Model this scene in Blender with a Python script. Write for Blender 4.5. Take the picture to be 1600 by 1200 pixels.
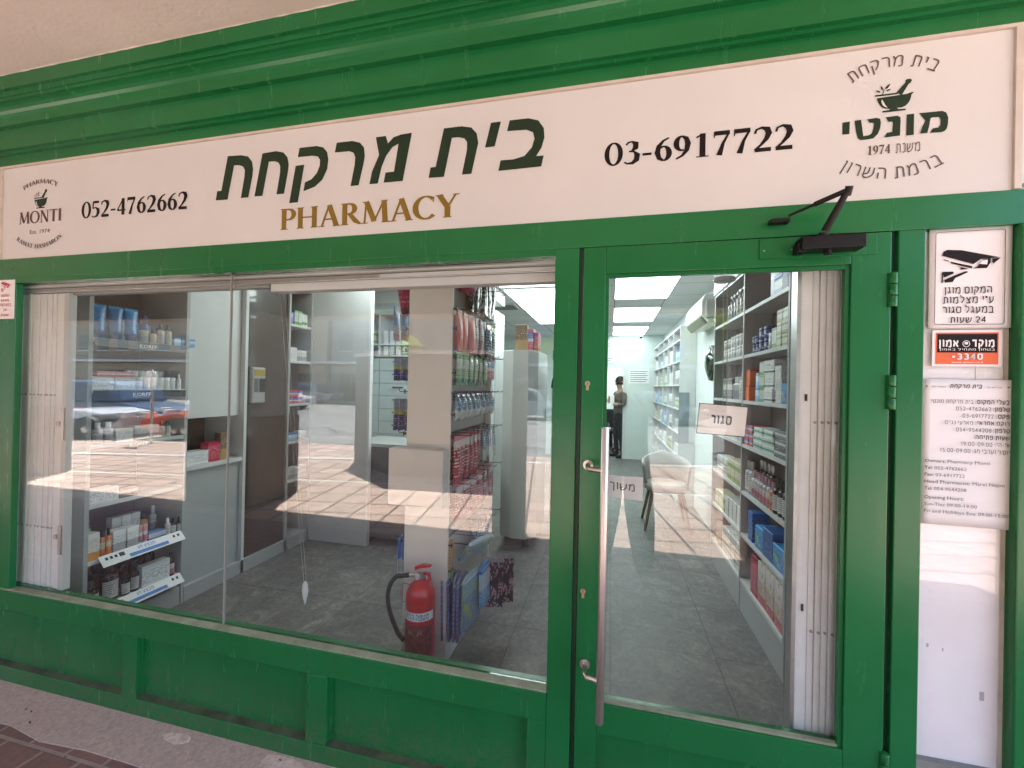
import bpy, bmesh, math, random
from mathutils import Vector, Matrix
random.seed(7)
R = math.radians
for o in list(bpy.data.objects): bpy.data.objects.remove(o)
SC = bpy.context.scene
COL = SC.collection

# ------------------------------------------------------------------ camera
F_PX, YAW, PITCH, ROLL = 653.56, 0.230699, 0.0039185, 0.0213654
CAMP = Vector((0.0, -1.45, 1.516))
_f = Vector((-math.sin(YAW), math.cos(YAW), 0)); _r = Vector((math.cos(YAW), math.sin(YAW), 0)); _u = Vector((0, 0, 1))
_f, _u = _f * math.cos(PITCH) + _u * math.sin(PITCH), _u * math.cos(PITCH) - _f * math.sin(PITCH)
_r, _u = _r * math.cos(ROLL) + _u * math.sin(ROLL), _u * math.cos(ROLL) - _r * math.sin(ROLL)
cam = bpy.data.cameras.new('camera'); camo = bpy.data.objects.new('camera', cam); COL.objects.link(camo)
camo.matrix_world = Matrix(((_r.x, _u.x, -_f.x, CAMP.x), (_r.y, _u.y, -_f.y, CAMP.y), (_r.z, _u.z, -_f.z, CAMP.z), (0, 0, 0, 1)))
cam.sensor_width = 36; cam.lens = F_PX / 1600 * 36; cam.clip_start = 0.02; cam.clip_end = 600
SC.camera = camo

# ------------------------------------------------------------------ light
SUN_EL, SUN_AZ = R(68), R(205)          # azimuth clockwise from +Y: the sun stands over the street
world = bpy.data.worlds.new('World'); SC.world = world; world.use_nodes = True
wn = world.node_tree; sky = wn.nodes.new('ShaderNodeTexSky'); sky.sky_type = 'NISHITA'; sky.sun_disc = False
sky.sun_elevation = SUN_EL; sky.sun_rotation = SUN_AZ
wn.links.new(sky.outputs[0], wn.nodes['Background'].inputs[0]); wn.nodes['Background'].inputs[1].default_value = 0.15
sl = bpy.data.lights.new('sun', 'SUN'); sl.energy = 5.0; sl.angle = R(0.5); sl.color = (1, 0.965, 0.905)
so = bpy.data.objects.new('sun', sl); COL.objects.link(so)
sdir = Vector((math.sin(SUN_AZ) * math.cos(SUN_EL), math.cos(SUN_AZ) * math.cos(SUN_EL), math.sin(SUN_EL)))
so.rotation_euler = (-sdir).to_track_quat('-Z', 'Y').to_euler(); so.location = (0, -20, 40)
SC.view_settings.view_transform = 'Standard'; SC.view_settings.look = 'None'
SC.view_settings.exposure = 2.95; SC.view_settings.gamma = 1.0
SC.render.engine = 'CYCLES'
SC.cycles.use_denoising = True; SC.cycles.max_bounces = 10; SC.cycles.diffuse_bounces = 5; SC.cycles.transparent_max_bounces = 24
SC.cycles.sample_clamp_indirect = 6.0; SC.cycles.caustics_reflective = False; SC.cycles.caustics_refractive = False
LED = 1.5

# ------------------------------------------------------------------ materials
def lin(c): return tuple(((v / 255 + 0.055) / 1.055) ** 2.4 if v > 10 else v / 255 / 12.92 for v in c)
class NT:
    def __init__(s, name):
        s.m = bpy.data.materials.new(name); s.m.use_nodes = True; s.t = s.m.node_tree; s.b = s.t.nodes['Principled BSDF']
    def n(s, typ, **kw):
        nd = s.t.nodes.new(typ)
        for k, v in kw.items():
            if k.startswith('i_'):
                k = k[2:]; nd.inputs[int(k) if k.isdigit() else k.replace('_', ' ')].default_value = v
            else: setattr(nd, k, v)
        return nd
    def l(s, a, b): s.t.links.new(a, b)
    def coord(s, which='Object', scale=(1, 1, 1)):
        tc = s.n('ShaderNodeTexCoord'); mp = s.n('ShaderNodeMapping'); mp.inputs['Scale'].default_value = scale
        s.l(tc.outputs[which], mp.inputs[0]); return mp.outputs[0]
    def mix(s, fac, a, b, blend='MIX'):
        mx = s.n('ShaderNodeMix', data_type='RGBA', blend_type=blend)
        for sock, v in ((0, fac), (6, a), (7, b)):
            if hasattr(v, 'links'): s.l(v, mx.inputs[sock])
            elif sock == 0: mx.inputs[0].default_value = v
            else: mx.inputs[sock].default_value = (*v, 1)
        return mx.outputs[2]
    def math(s, op, a, b=0.0, c=0.0):
        m = s.n('ShaderNodeMath', operation=op)
        for i, v in enumerate((a, b, c)):
            if hasattr(v, 'links'): s.l(v, m.inputs[i])
            else: m.inputs[i].default_value = v
        return m.outputs[0]
    def ramp(s, src, stops, interp='LINEAR'):
        r = s.n('ShaderNodeValToRGB'); e = r.color_ramp; e.interpolation = interp
        while len(e.elements) < len(stops): e.elements.new(0.5)
        for el, (p, c) in zip(e.elements, stops): el.position = p; el.color = (*c, 1) if len(c) == 3 else c
        s.l(src, r.inputs[0]); return r.outputs[0]
MATS = {}
def pbr(name, col, rough=0.5, metal=0.0, var=0.0, vscale=6.0, bump=0.0, bscale=40.0, coat=0.0, spec=0.5, rvar=0.0):
    if name in MATS: return MATS[name]
    k = NT(name); b = k.b
    b.inputs['Base Color'].default_value = (*col, 1); b.inputs['Roughness'].default_value = rough; b.inputs['Metallic'].default_value = metal
    b.inputs['Specular IOR Level'].default_value = spec
    if coat: b.inputs['Coat Weight'].default_value = coat; b.inputs['Coat Roughness'].default_value = 0.15
    if var or bump or rvar:
        co = k.coord()
        if var or rvar:
            nz = k.n('ShaderNodeTexNoise', i_Scale=vscale, i_Detail=6.0, i_Roughness=0.65); k.l(co, nz.inputs[0])
        if var:
            rp = k.ramp(nz.outputs[0], [(0.3, tuple(max(0, c * (1 - var)) for c in col)), (0.7, tuple(min(1, c * (1 + var)) for c in col))])
            k.l(rp, b.inputs['Base Color'])
        if rvar:
            k.l(k.math('MULTIPLY_ADD', nz.outputs[0], rvar, rough - rvar / 2), b.inputs['Roughness'])
        if bump:
            n2 = k.n('ShaderNodeTexNoise', i_Scale=bscale, i_Detail=4.0); k.l(co, n2.inputs[0])
            bp = k.n('ShaderNodeBump', i_Strength=bump, i_Distance=0.01); k.l(n2.outputs[0], bp.inputs['Height']); k.l(bp.outputs[0], b.inputs['Normal'])
    MATS[name] = k.m; return k.m
def glass_mat(name, r0=0.06, tint=(0.93, 0.98, 0.96), wob=0.0):
    k = NT(name); t = k.t; t.nodes.remove(k.b); out = t.nodes['Material Output']
    g = k.n('ShaderNodeNewGeometry')
    d = k.n('ShaderNodeVectorMath', operation='DOT_PRODUCT'); k.l(g.outputs['Incoming'], d.inputs[0]); k.l(g.outputs['Normal'], d.inputs[1])
    c = k.math('ABSOLUTE', d.outputs['Value']); s = k.math('POWER', k.math('SUBTRACT', 1.0, c), 5.0)
    fac = k.math('MULTIPLY_ADD', s, 1 - r0, r0)
    tr = k.n('ShaderNodeBsdfTransparent'); tr.inputs[0].default_value = (*tint, 1)
    gl = k.n('ShaderNodeBsdfGlossy'); gl.inputs['Roughness'].default_value = 0.0
    if wob:
        co = k.coord(); nz = k.n('ShaderNodeTexNoise', i_Scale=1.6, i_Detail=1.0); k.l(co, nz.inputs[0])
        bp = k.n('ShaderNodeBump', i_Strength=wob, i_Distance=0.02); k.l(nz.outputs[0], bp.inputs['Height']); k.l(bp.outputs[0], gl.inputs['Normal'])
    mx = k.n('ShaderNodeMixShader'); k.l(fac, mx.inputs[0]); k.l(tr.outputs[0], mx.inputs[1]); k.l(gl.outputs[0], mx.inputs[2])
    if wob:
        mp = k.n('ShaderNodeMapping'); mp.inputs['Scale'].default_value = (7, 7, 1.6); mp.inputs['Rotation'].default_value = (0, 0.5, 0); k.l(k.coord(), mp.inputs[0])
        sm = k.n('ShaderNodeTexNoise', i_Scale=1.5, i_Detail=7.0, i_Roughness=0.7, i_Distortion=0.8); k.l(mp.outputs[0], sm.inputs[0])
        df = k.n('ShaderNodeBsdfDiffuse'); df.inputs[0].default_value = (.7, .68, .65, 1); m2 = k.n('ShaderNodeMixShader')
        k.l(k.math('MULTIPLY', k.ramp(sm.outputs[0], [(0.45, (0.1, 0.1, 0.1)), (0.8, (1, 1, 1))]), 0.010), m2.inputs[0]); k.l(mx.outputs[0], m2.inputs[1]); k.l(df.outputs[0], m2.inputs[2]); k.l(m2.outputs[0], out.inputs[0])
    else: k.l(mx.outputs[0], out.inputs[0])
    MATS[name] = k.m; return k.m
def emit(name, col, st):
    k = NT(name); k.b.inputs['Base Color'].default_value = (.8, .8, .8, 1); k.b.inputs['Emission Color'].default_value = (*col, 1); k.b.inputs['Emission Strength'].default_value = st
    return k.m

def green_paint():
    k = NT('green_paint'); co = k.coord()
    n1 = k.n('ShaderNodeTexNoise', i_Scale=1.3, i_Detail=5.0, i_Roughness=0.6); k.l(co, n1.inputs[0])
    c = k.ramp(n1.outputs[0], [(0.3, (0.006, 0.122, 0.031)), (0.7, (0.011, 0.160, 0.047))])
    st = k.n('ShaderNodeMapping'); st.inputs['Scale'].default_value = (6, 6, 0.6); k.l(co, st.inputs[0])
    n2 = k.n('ShaderNodeTexNoise', i_Scale=3.0, i_Detail=8.0, i_Roughness=0.75); k.l(st.outputs[0], n2.inputs[0])
    c = k.mix(k.math('MULTIPLY', k.ramp(n2.outputs[0], [(0.55, (0, 0, 0)), (0.8, (1, 1, 1))]), 0.035), c, (0.10, 0.13, 0.07))
    n4 = k.n('ShaderNodeTexNoise', i_Scale=26.0, i_Detail=9.0, i_Roughness=0.8, i_Distortion=0.6); k.l(co, n4.inputs[0])
    n5 = k.n('ShaderNodeTexNoise', i_Scale=2.3, i_Detail=2.0); k.l(co, n5.inputs[0])
    chip = k.math('MULTIPLY', k.math('GREATER_THAN', n4.outputs[0], 0.69), k.math('GREATER_THAN', n5.outputs[0], 0.54))
    c = k.mix(k.math('MULTIPLY', chip, 0.14), c, (0.22, 0.24, 0.17))
    sz = k.n('ShaderNodeSeparateXYZ'); geo = k.n('ShaderNodeNewGeometry'); k.l(geo.outputs['Position'], sz.inputs[0])
    grime = k.math('MULTIPLY', k.ramp(sz.outputs[2], [(0.0, (1, 1, 1)), (0.30, (0.0, 0.0, 0.0))]), k.ramp(n4.outputs[0], [(0.42, (0, 0, 0)), (0.62, (1, 1, 1))]))
    c = k.mix(k.math('MULTIPLY', grime, 0.6), c, (0.10, 0.10, 0.065))
    k.l(c, k.b.inputs['Base Color']); k.b.inputs['Specular IOR Level'].default_value = 0.36
    k.l(k.math('MULTIPLY_ADD', n2.outputs[0], 0.22, 0.14), k.b.inputs['Roughness'])
    n3 = k.n('ShaderNodeTexNoise', i_Scale=55.0, i_Detail=3.0); k.l(co, n3.inputs[0])
    bp = k.n('ShaderNodeBump', i_Strength=0.07, i_Distance=0.004); k.l(n3.outputs[0], bp.inputs['Height']); k.l(bp.outputs[0], k.b.inputs['Normal'])
    return k.m
GREEN = green_paint()
GREEND = pbr('green_shadow_gap', (0.003, 0.04, 0.015), 0.5)
def brick_floor(name, c1, c2, mortar, sc, bw, bh, ms, rot=0.0, bump=0.4, off=0.5, var=0.25):
    k = NT(name); tc = k.n('ShaderNodeTexCoord'); mp = k.n('ShaderNodeMapping'); mp.inputs['Rotation'].default_value = (0, 0, rot); k.l(tc.outputs['Object'], mp.inputs[0])
    br = k.n('ShaderNodeTexBrick', offset=off); br.inputs['Scale'].default_value = sc; br.inputs['Mortar Size'].default_value = ms; br.inputs['Brick Width'].default_value = bw; br.inputs['Row Height'].default_value = bh
    br.inputs['Color1'].default_value = (*c1, 1); br.inputs['Color2'].default_value = (*c2, 1); br.inputs['Mortar'].default_value = (*mortar, 1); br.inputs['Mortar Smooth'].default_value = 0.2
    k.l(mp.outputs[0], br.inputs[0])
    nz = k.n('ShaderNodeTexNoise', i_Scale=2.2, i_Detail=8.0, i_Roughness=0.7); k.l(tc.outputs['Object'], nz.inputs[0])
    nz2 = k.n('ShaderNodeTexNoise', i_Scale=40.0, i_Detail=6.0, i_Roughness=0.7); k.l(tc.outputs['Object'], nz2.inputs[0])
    g = k.ramp(k.math('MULTIPLY_ADD', nz2.outputs[0], 0.45, k.math('MULTIPLY', nz.outputs[0], 0.55)), [(0.3, (1 - var,) * 3), (0.7, (1 + var,) * 3)])
    k.l(k.mix(1.0, br.outputs[0], g, 'MULTIPLY'), k.b.inputs['Base Color']); k.b.inputs['Roughness'].default_value = 0.75
    h = k.math('MULTIPLY_ADD', nz2.outputs[0], 0.25, k.math('SUBTRACT', 1.0, br.outputs['Fac']))
    bp = k.n('ShaderNodeBump', i_Strength=bump, i_Distance=0.008); k.l(h, bp.inputs['Height']); k.l(bp.outputs[0], k.b.inputs['Normal'])
    return k.m
PAVER = brick_floor('sunny_pavers', (0.48, 0.345, 0.28), (0.38, 0.27, 0.215), (0.11, 0.08, 0.065), 1.0, 0.40, 0.40, 0.016, rot=0.155, off=0.0, var=0.25)
PAVER2 = brick_floor('red_pavers', (0.22, 0.12, 0.10), (0.17, 0.10, 0.08), (0.30, 0.22, 0.19), 1.0, 0.2, 0.11, 0.008, rot=0.0, bump=0.6, var=0.35)
CONC = pbr('worn_concrete', (0.46, 0.355, 0.305), 0.9, var=0.22, vscale=70, bump=0.2, bscale=300)
def asphalt():
    k = NT('asphalt'); co = k.coord(); nz = k.n('ShaderNodeTexNoise', i_Scale=0.7, i_Detail=8.0, i_Roughness=0.7); k.l(co, nz.inputs[0])
    vo = k.n('ShaderNodeTexVoronoi', feature='DISTANCE_TO_EDGE'); vo.inputs['Scale'].default_value = 0.33
    ad = k.mix(0.35, (0, 0, 0), nz.outputs[1], 'ADD'); vm = k.n('ShaderNodeVectorMath', operation='ADD'); k.l(co, vm.inputs[0]); k.l(ad, vm.inputs[1]); k.l(vm.outputs[0], vo.inputs[0])
    c = k.ramp(nz.outputs[0], [(0.3, (0.15, 0.145, 0.14)), (0.7, (0.25, 0.24, 0.23))])
    k.l(k.mix(k.math('LESS_THAN', vo.outputs['Distance'], 0.012), c, (0.06, 0.055, 0.05)), k.b.inputs['Base Color']); k.b.inputs['Roughness'].default_value = 0.9
    return k.m
ASPH = asphalt()
KERB = pbr('kerb_stone', (0.55, 0.52, 0.47), 0.8, var=0.15)
def tile_floor():
    k = NT('slate_floor_tile'); tc = k.n('ShaderNodeTexCoord'); mp = k.n('ShaderNodeMapping'); mp.inputs['Location'].default_value = (-0.03, 0.03, 0); k.l(tc.outputs['Object'], mp.inputs[0])
    br = k.n('ShaderNodeTexBrick', offset=0.0); br.inputs['Scale'].default_value = 1; br.inputs['Brick Width'].default_value = 0.58; br.inputs['Row Height'].default_value = 0.58
    br.inputs['Mortar Size'].default_value = 0.0026; br.inputs['Color1'].default_value = (0.125, 0.126, 0.120, 1); br.inputs['Color2'].default_value = (0.10, 0.104, 0.10, 1); br.inputs['Mortar'].default_value = (0.04, 0.04, 0.04, 1)
    k.l(mp.outputs[0], br.inputs[0])
    nz = k.n('ShaderNodeTexNoise', i_Scale=5.0, i_Detail=10.0, i_Roughness=0.72, i_Distortion=1.2); k.l(tc.outputs['Object'], nz.inputs[0])
    v = k.ramp(nz.outputs[0], [(0.25, (0.5,) * 3), (0.5, (1.0,) * 3), (0.70, (1.9, 1.8, 1.65))])
    n6 = k.n('ShaderNodeTexNoise', i_Scale=34.0, i_Detail=8.0, i_Roughness=0.75, i_Distortion=0.8); k.l(tc.outputs['Object'], n6.inputs[0])
    v2 = k.ramp(n6.outputs[0], [(0.3, (0.6,) * 3), (0.5, (1.0,) * 3), (0.7, (1.6, 1.55, 1.5))]); v = k.mix(1.0, v, v2, 'MULTIPLY')
    k.l(k.mix(1.0, br.outputs[0], v, 'MULTIPLY'), k.b.inputs['Base Color'])
    k.l(k.math('MULTIPLY_ADD', nz.outputs[0], 0.3, 0.33), k.b.inputs['Roughness'])
    bp = k.n('ShaderNodeBump', i_Strength=0.25, i_Distance=0.006); k.l(nz.outputs[0], bp.inputs['Height']); k.l(bp.outputs[0], k.b.inputs['Normal'])
    return k.m
TILE = tile_floor()
def ceil_tile():
    k = NT('ceiling_tile'); tc = k.n('ShaderNodeTexCoord'); mp = k.n('ShaderNodeMapping'); mp.inputs['Location'].default_value = (-0.035, -0.25, 0); k.l(tc.outputs['Object'], mp.inputs[0])
    br = k.n('ShaderNodeTexBrick', offset=0.0); br.inputs['Scale'].default_value = 1; br.inputs['Brick Width'].default_value = 0.62; br.inputs['Row Height'].default_value = 0.61
    br.inputs['Mortar Size'].default_value = 0.006; br.inputs['Color1'].default_value = (0.66, 0.68, 0.67, 1); br.inputs['Color2'].default_value = (0.62, 0.64, 0.63, 1); br.inputs['Mortar'].default_value = (0.2, 0.2, 0.2, 1)
    k.l(mp.outputs[0], br.inputs[0]); k.l(br.outputs[0], k.b.inputs['Base Color']); k.b.inputs['Roughness'].default_value = 0.8; return k.m
CEIL = ceil_tile()
def soffit_mat():
    k = NT('soffit_plaster'); co = k.coord()
    n1 = k.n('ShaderNodeTexNoise', i_Scale=2.0, i_Detail=7.0, i_Roughness=0.6); k.l(co, n1.inputs[0])
    n2 = k.n('ShaderNodeTexNoise', i_Scale=70.0, i_Detail=4.0); k.l(co, n2.inputs[0])
    k.l(k.ramp(n1.outputs[0], [(0.3, (0.62, 0.56, 0.515)), (0.7, (0.71, 0.65, 0.61))]), k.b.inputs['Base Color']); k.b.inputs['Roughness'].default_value = 0.9
    vo = k.n('ShaderNodeTexVoronoi', feature='DISTANCE_TO_EDGE'); vo.inputs['Scale'].default_value = 0.9; vm = k.n('ShaderNodeVectorMath', operation='ADD'); k.l(co, vm.inputs[0]); k.l(n1.outputs[1], vm.inputs[1]); k.l(vm.outputs[0], vo.inputs[0])
    k.l(k.mix(k.math('MULTIPLY', k.math('LESS_THAN', vo.outputs['Distance'], 0.0022), .15), k.b.inputs['Base Color'].links[0].from_socket, (.22, .17, .14)), k.b.inputs['Base Color'])
    bp = k.n('ShaderNodeBump', i_Strength=0.14, i_Distance=0.01); k.l(k.math('MULTIPLY_ADD', n1.outputs[0], 3.0, n2.outputs[0]), bp.inputs['Height']); k.l(bp.outputs[0], k.b.inputs['Normal'])
    return k.m
SOFFIT = soffit_mat()
def plaster(name, c, stain=0.15):
    return pbr(name, c, 0.85, var=stain, vscale=1.4, bump=0.15, bscale=60)
WALLW = pbr('shop_wall_paint', (0.70, 0.75, 0.73), 0.6, var=0.03)
LAM = pbr('grey_laminate', (0.38, 0.39, 0.385), 0.38, var=0.05, vscale=3)
LAML = pbr('light_laminate', (0.60, 0.61, 0.60), 0.35, var=0.04, vscale=3)
LAMD = pbr('dark_grey_laminate', (0.10, 0.105, 0.105), 0.4, var=0.06)
LAMB = pbr('brown_dark_backing', (0.14, 0.12, 0.11), 0.3)
TAUPE = pbr('taupe_backing', (0.19, 0.17, 0.155), 0.5, var=0.05)
WHITEM = pbr('white_enamel', (0.74, 0.74, 0.74), 0.35, var=0.05, vscale=5, rvar=0.2)
WHITEP = pbr('white_panel_vinyl', (0.86, 0.85, 0.87), 0.4, var=0.07, vscale=3, bump=0.05, bscale=6)
CREAM = pbr('cream_panel', (0.80, 0.755, 0.70), 0.45, var=0.04, vscale=3)
SIGNB = pbr('sign_board_vinyl', (0.635, 0.63, 0.62), 0.42, var=0.05, vscale=1.1, bump=0.05, bscale=4, spec=0.3)
ALU = pbr('brushed_aluminium', (0.55, 0.54, 0.53), 0.32, 0.9, var=0.1, vscale=20)
STEEL = pbr('stainless_steel', (0.60, 0.55, 0.52), 0.36, 1.0)
BRASS = pbr('worn_brass', (0.45, 0.38, 0.25), 0.35, 1.0)
BLACK = pbr('black_plastic', (0.012, 0.012, 0.012), 0.35)
BLACKM = pbr('black_powder_coat', (0.008, 0.007, 0.007), 0.45, var=0.2, vscale=15, spec=0.25)
RUBBER = pbr('black_rubber', (0.015, 0.015, 0.015), 0.6)
RED = pbr('extinguisher_red', (0.62, 0.010, 0.018), 0.28, coat=0.5, var=0.08)
INKD = pbr('ink_dark_green', (0.022, 0.040, 0.022), 0.6, spec=0.15)
INKB = pbr('ink_black', (0.014, 0.010, 0.010), 0.6, spec=0.15)
INKG = pbr('ink_gold', (0.22, 0.14, 0.022), 0.6, spec=0.15)
INKR = pbr('ink_brown', (0.13, 0.085, 0.07), 0.6, spec=0.15)
INKGR = pbr('ink_grey', (0.11, 0.10, 0.10), 0.6, spec=0.15)
INKW = pbr('ink_white', (0.8, 0.78, 0.76), 0.5)
INKRED = pbr('ink_red', (0.45, 0.02, 0.05), 0.5)
INKBL = pbr('ink_blue', (0.03, 0.17, 0.5), 0.5)
PAPER = pbr('paper_white', (0.82, 0.80, 0.81), 0.6, var=0.02, bump=0.04, bscale=7)
ORANGE = pbr('sticker_orange', (0.75, 0.12, 0.02), 0.45)
SIGNP = pbr('plastic_sign_cream', (0.88, 0.80, 0.74), 0.4, var=0.04)
GLASS = glass_mat('window_glass', 0.072, (.97, .99, .985), wob=0.006)
GLASSD = glass_mat('door_glass', 0.058, (.97, .99, .985), wob=0.009)
GLASSI = glass_mat('display_glass', 0.04)
GLASSC = glass_mat('clear_side_glass', 0.04, (1, 1, 1))
TREAD = pbr('skin', (0.42, 0.24, 0.17), 0.55)
DARKCLOTH = pbr('dark_cloth', (0.018, 0.018, 0.022), 0.85)
SHIRT = pbr('grey_green_shirt', (0.10, 0.095, 0.08), 0.85)
HAIR = pbr('dark_hair', (0.015, 0.01, 0.008), 0.6)

# packaging: bands of colour over the height plus rows of tiny print, all in the object's own box
def pack(name, bands, ink=(0.1, 0.1, 0.12), rows=14.0, dens=0.5, z0=0.15, z1=0.8, rough=0.35, metal=0.0, blob=None, col=18.0):
    if name in MATS: return MATS[name]
    k = NT(name); tc = k.n('ShaderNodeTexCoord'); sp = k.n('ShaderNodeSeparateXYZ'); k.l(tc.outputs['Generated'], sp.inputs[0])
    z = sp.outputs[2]; u = k.math('ADD', sp.outputs[0], sp.outputs[1])
    c = k.ramp(z, bands, 'CONSTANT')
    if blob:
        vo = k.n('ShaderNodeTexVoronoi'); vo.inputs['Scale'].default_value = blob[1]; k.l(tc.outputs['Generated'], vo.inputs[0])
        c = k.mix(k.math('LESS_THAN', vo.outputs['Distance'], blob[2]), c, blob[0])
    rz = k.math('MULTIPLY', z, rows); fr = k.math('LESS_THAN', k.math('FRACT', rz), 0.42)
    cb = k.n('ShaderNodeCombineXYZ'); k.l(k.math('MULTIPLY', u, col), cb.inputs[0]); k.l(k.math('MULTIPLY', k.math('FLOOR', rz), 7.31), cb.inputs[1])
    oi = k.n('ShaderNodeObjectInfo'); k.l(k.math('MULTIPLY', oi.outputs['Random'], 40.0), cb.inputs[2])
    nz = k.n('ShaderNodeTexNoise', i_Scale=1.0, i_Detail=1.0); k.l(cb.outputs[0], nz.inputs[0])
    m = k.math('MULTIPLY', fr, k.math('GREATER_THAN', nz.outputs[0], dens))
    m = k.math('MULTIPLY', m, k.math('MULTIPLY', k.math('GREATER_THAN', z, z0), k.math('LESS_THAN', z, z1)))
    c = k.mix(k.math('MULTIPLY', m, 0.85), c, ink)
    hv = k.n('ShaderNodeHueSaturation'); k.l(c, hv.inputs['Color']); k.l(k.math('MULTIPLY_ADD', oi.outputs['Random'], 0.3, 0.82), hv.inputs['Value'])
    k.l(hv.outputs[0], k.b.inputs['Base Color']); k.b.inputs['Roughness'].default_value = rough; k.b.inputs['Metallic'].default_value = metal
    MATS[name] = k.m; return k.m
W_ = (0.72, 0.72, 0.71)
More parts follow.
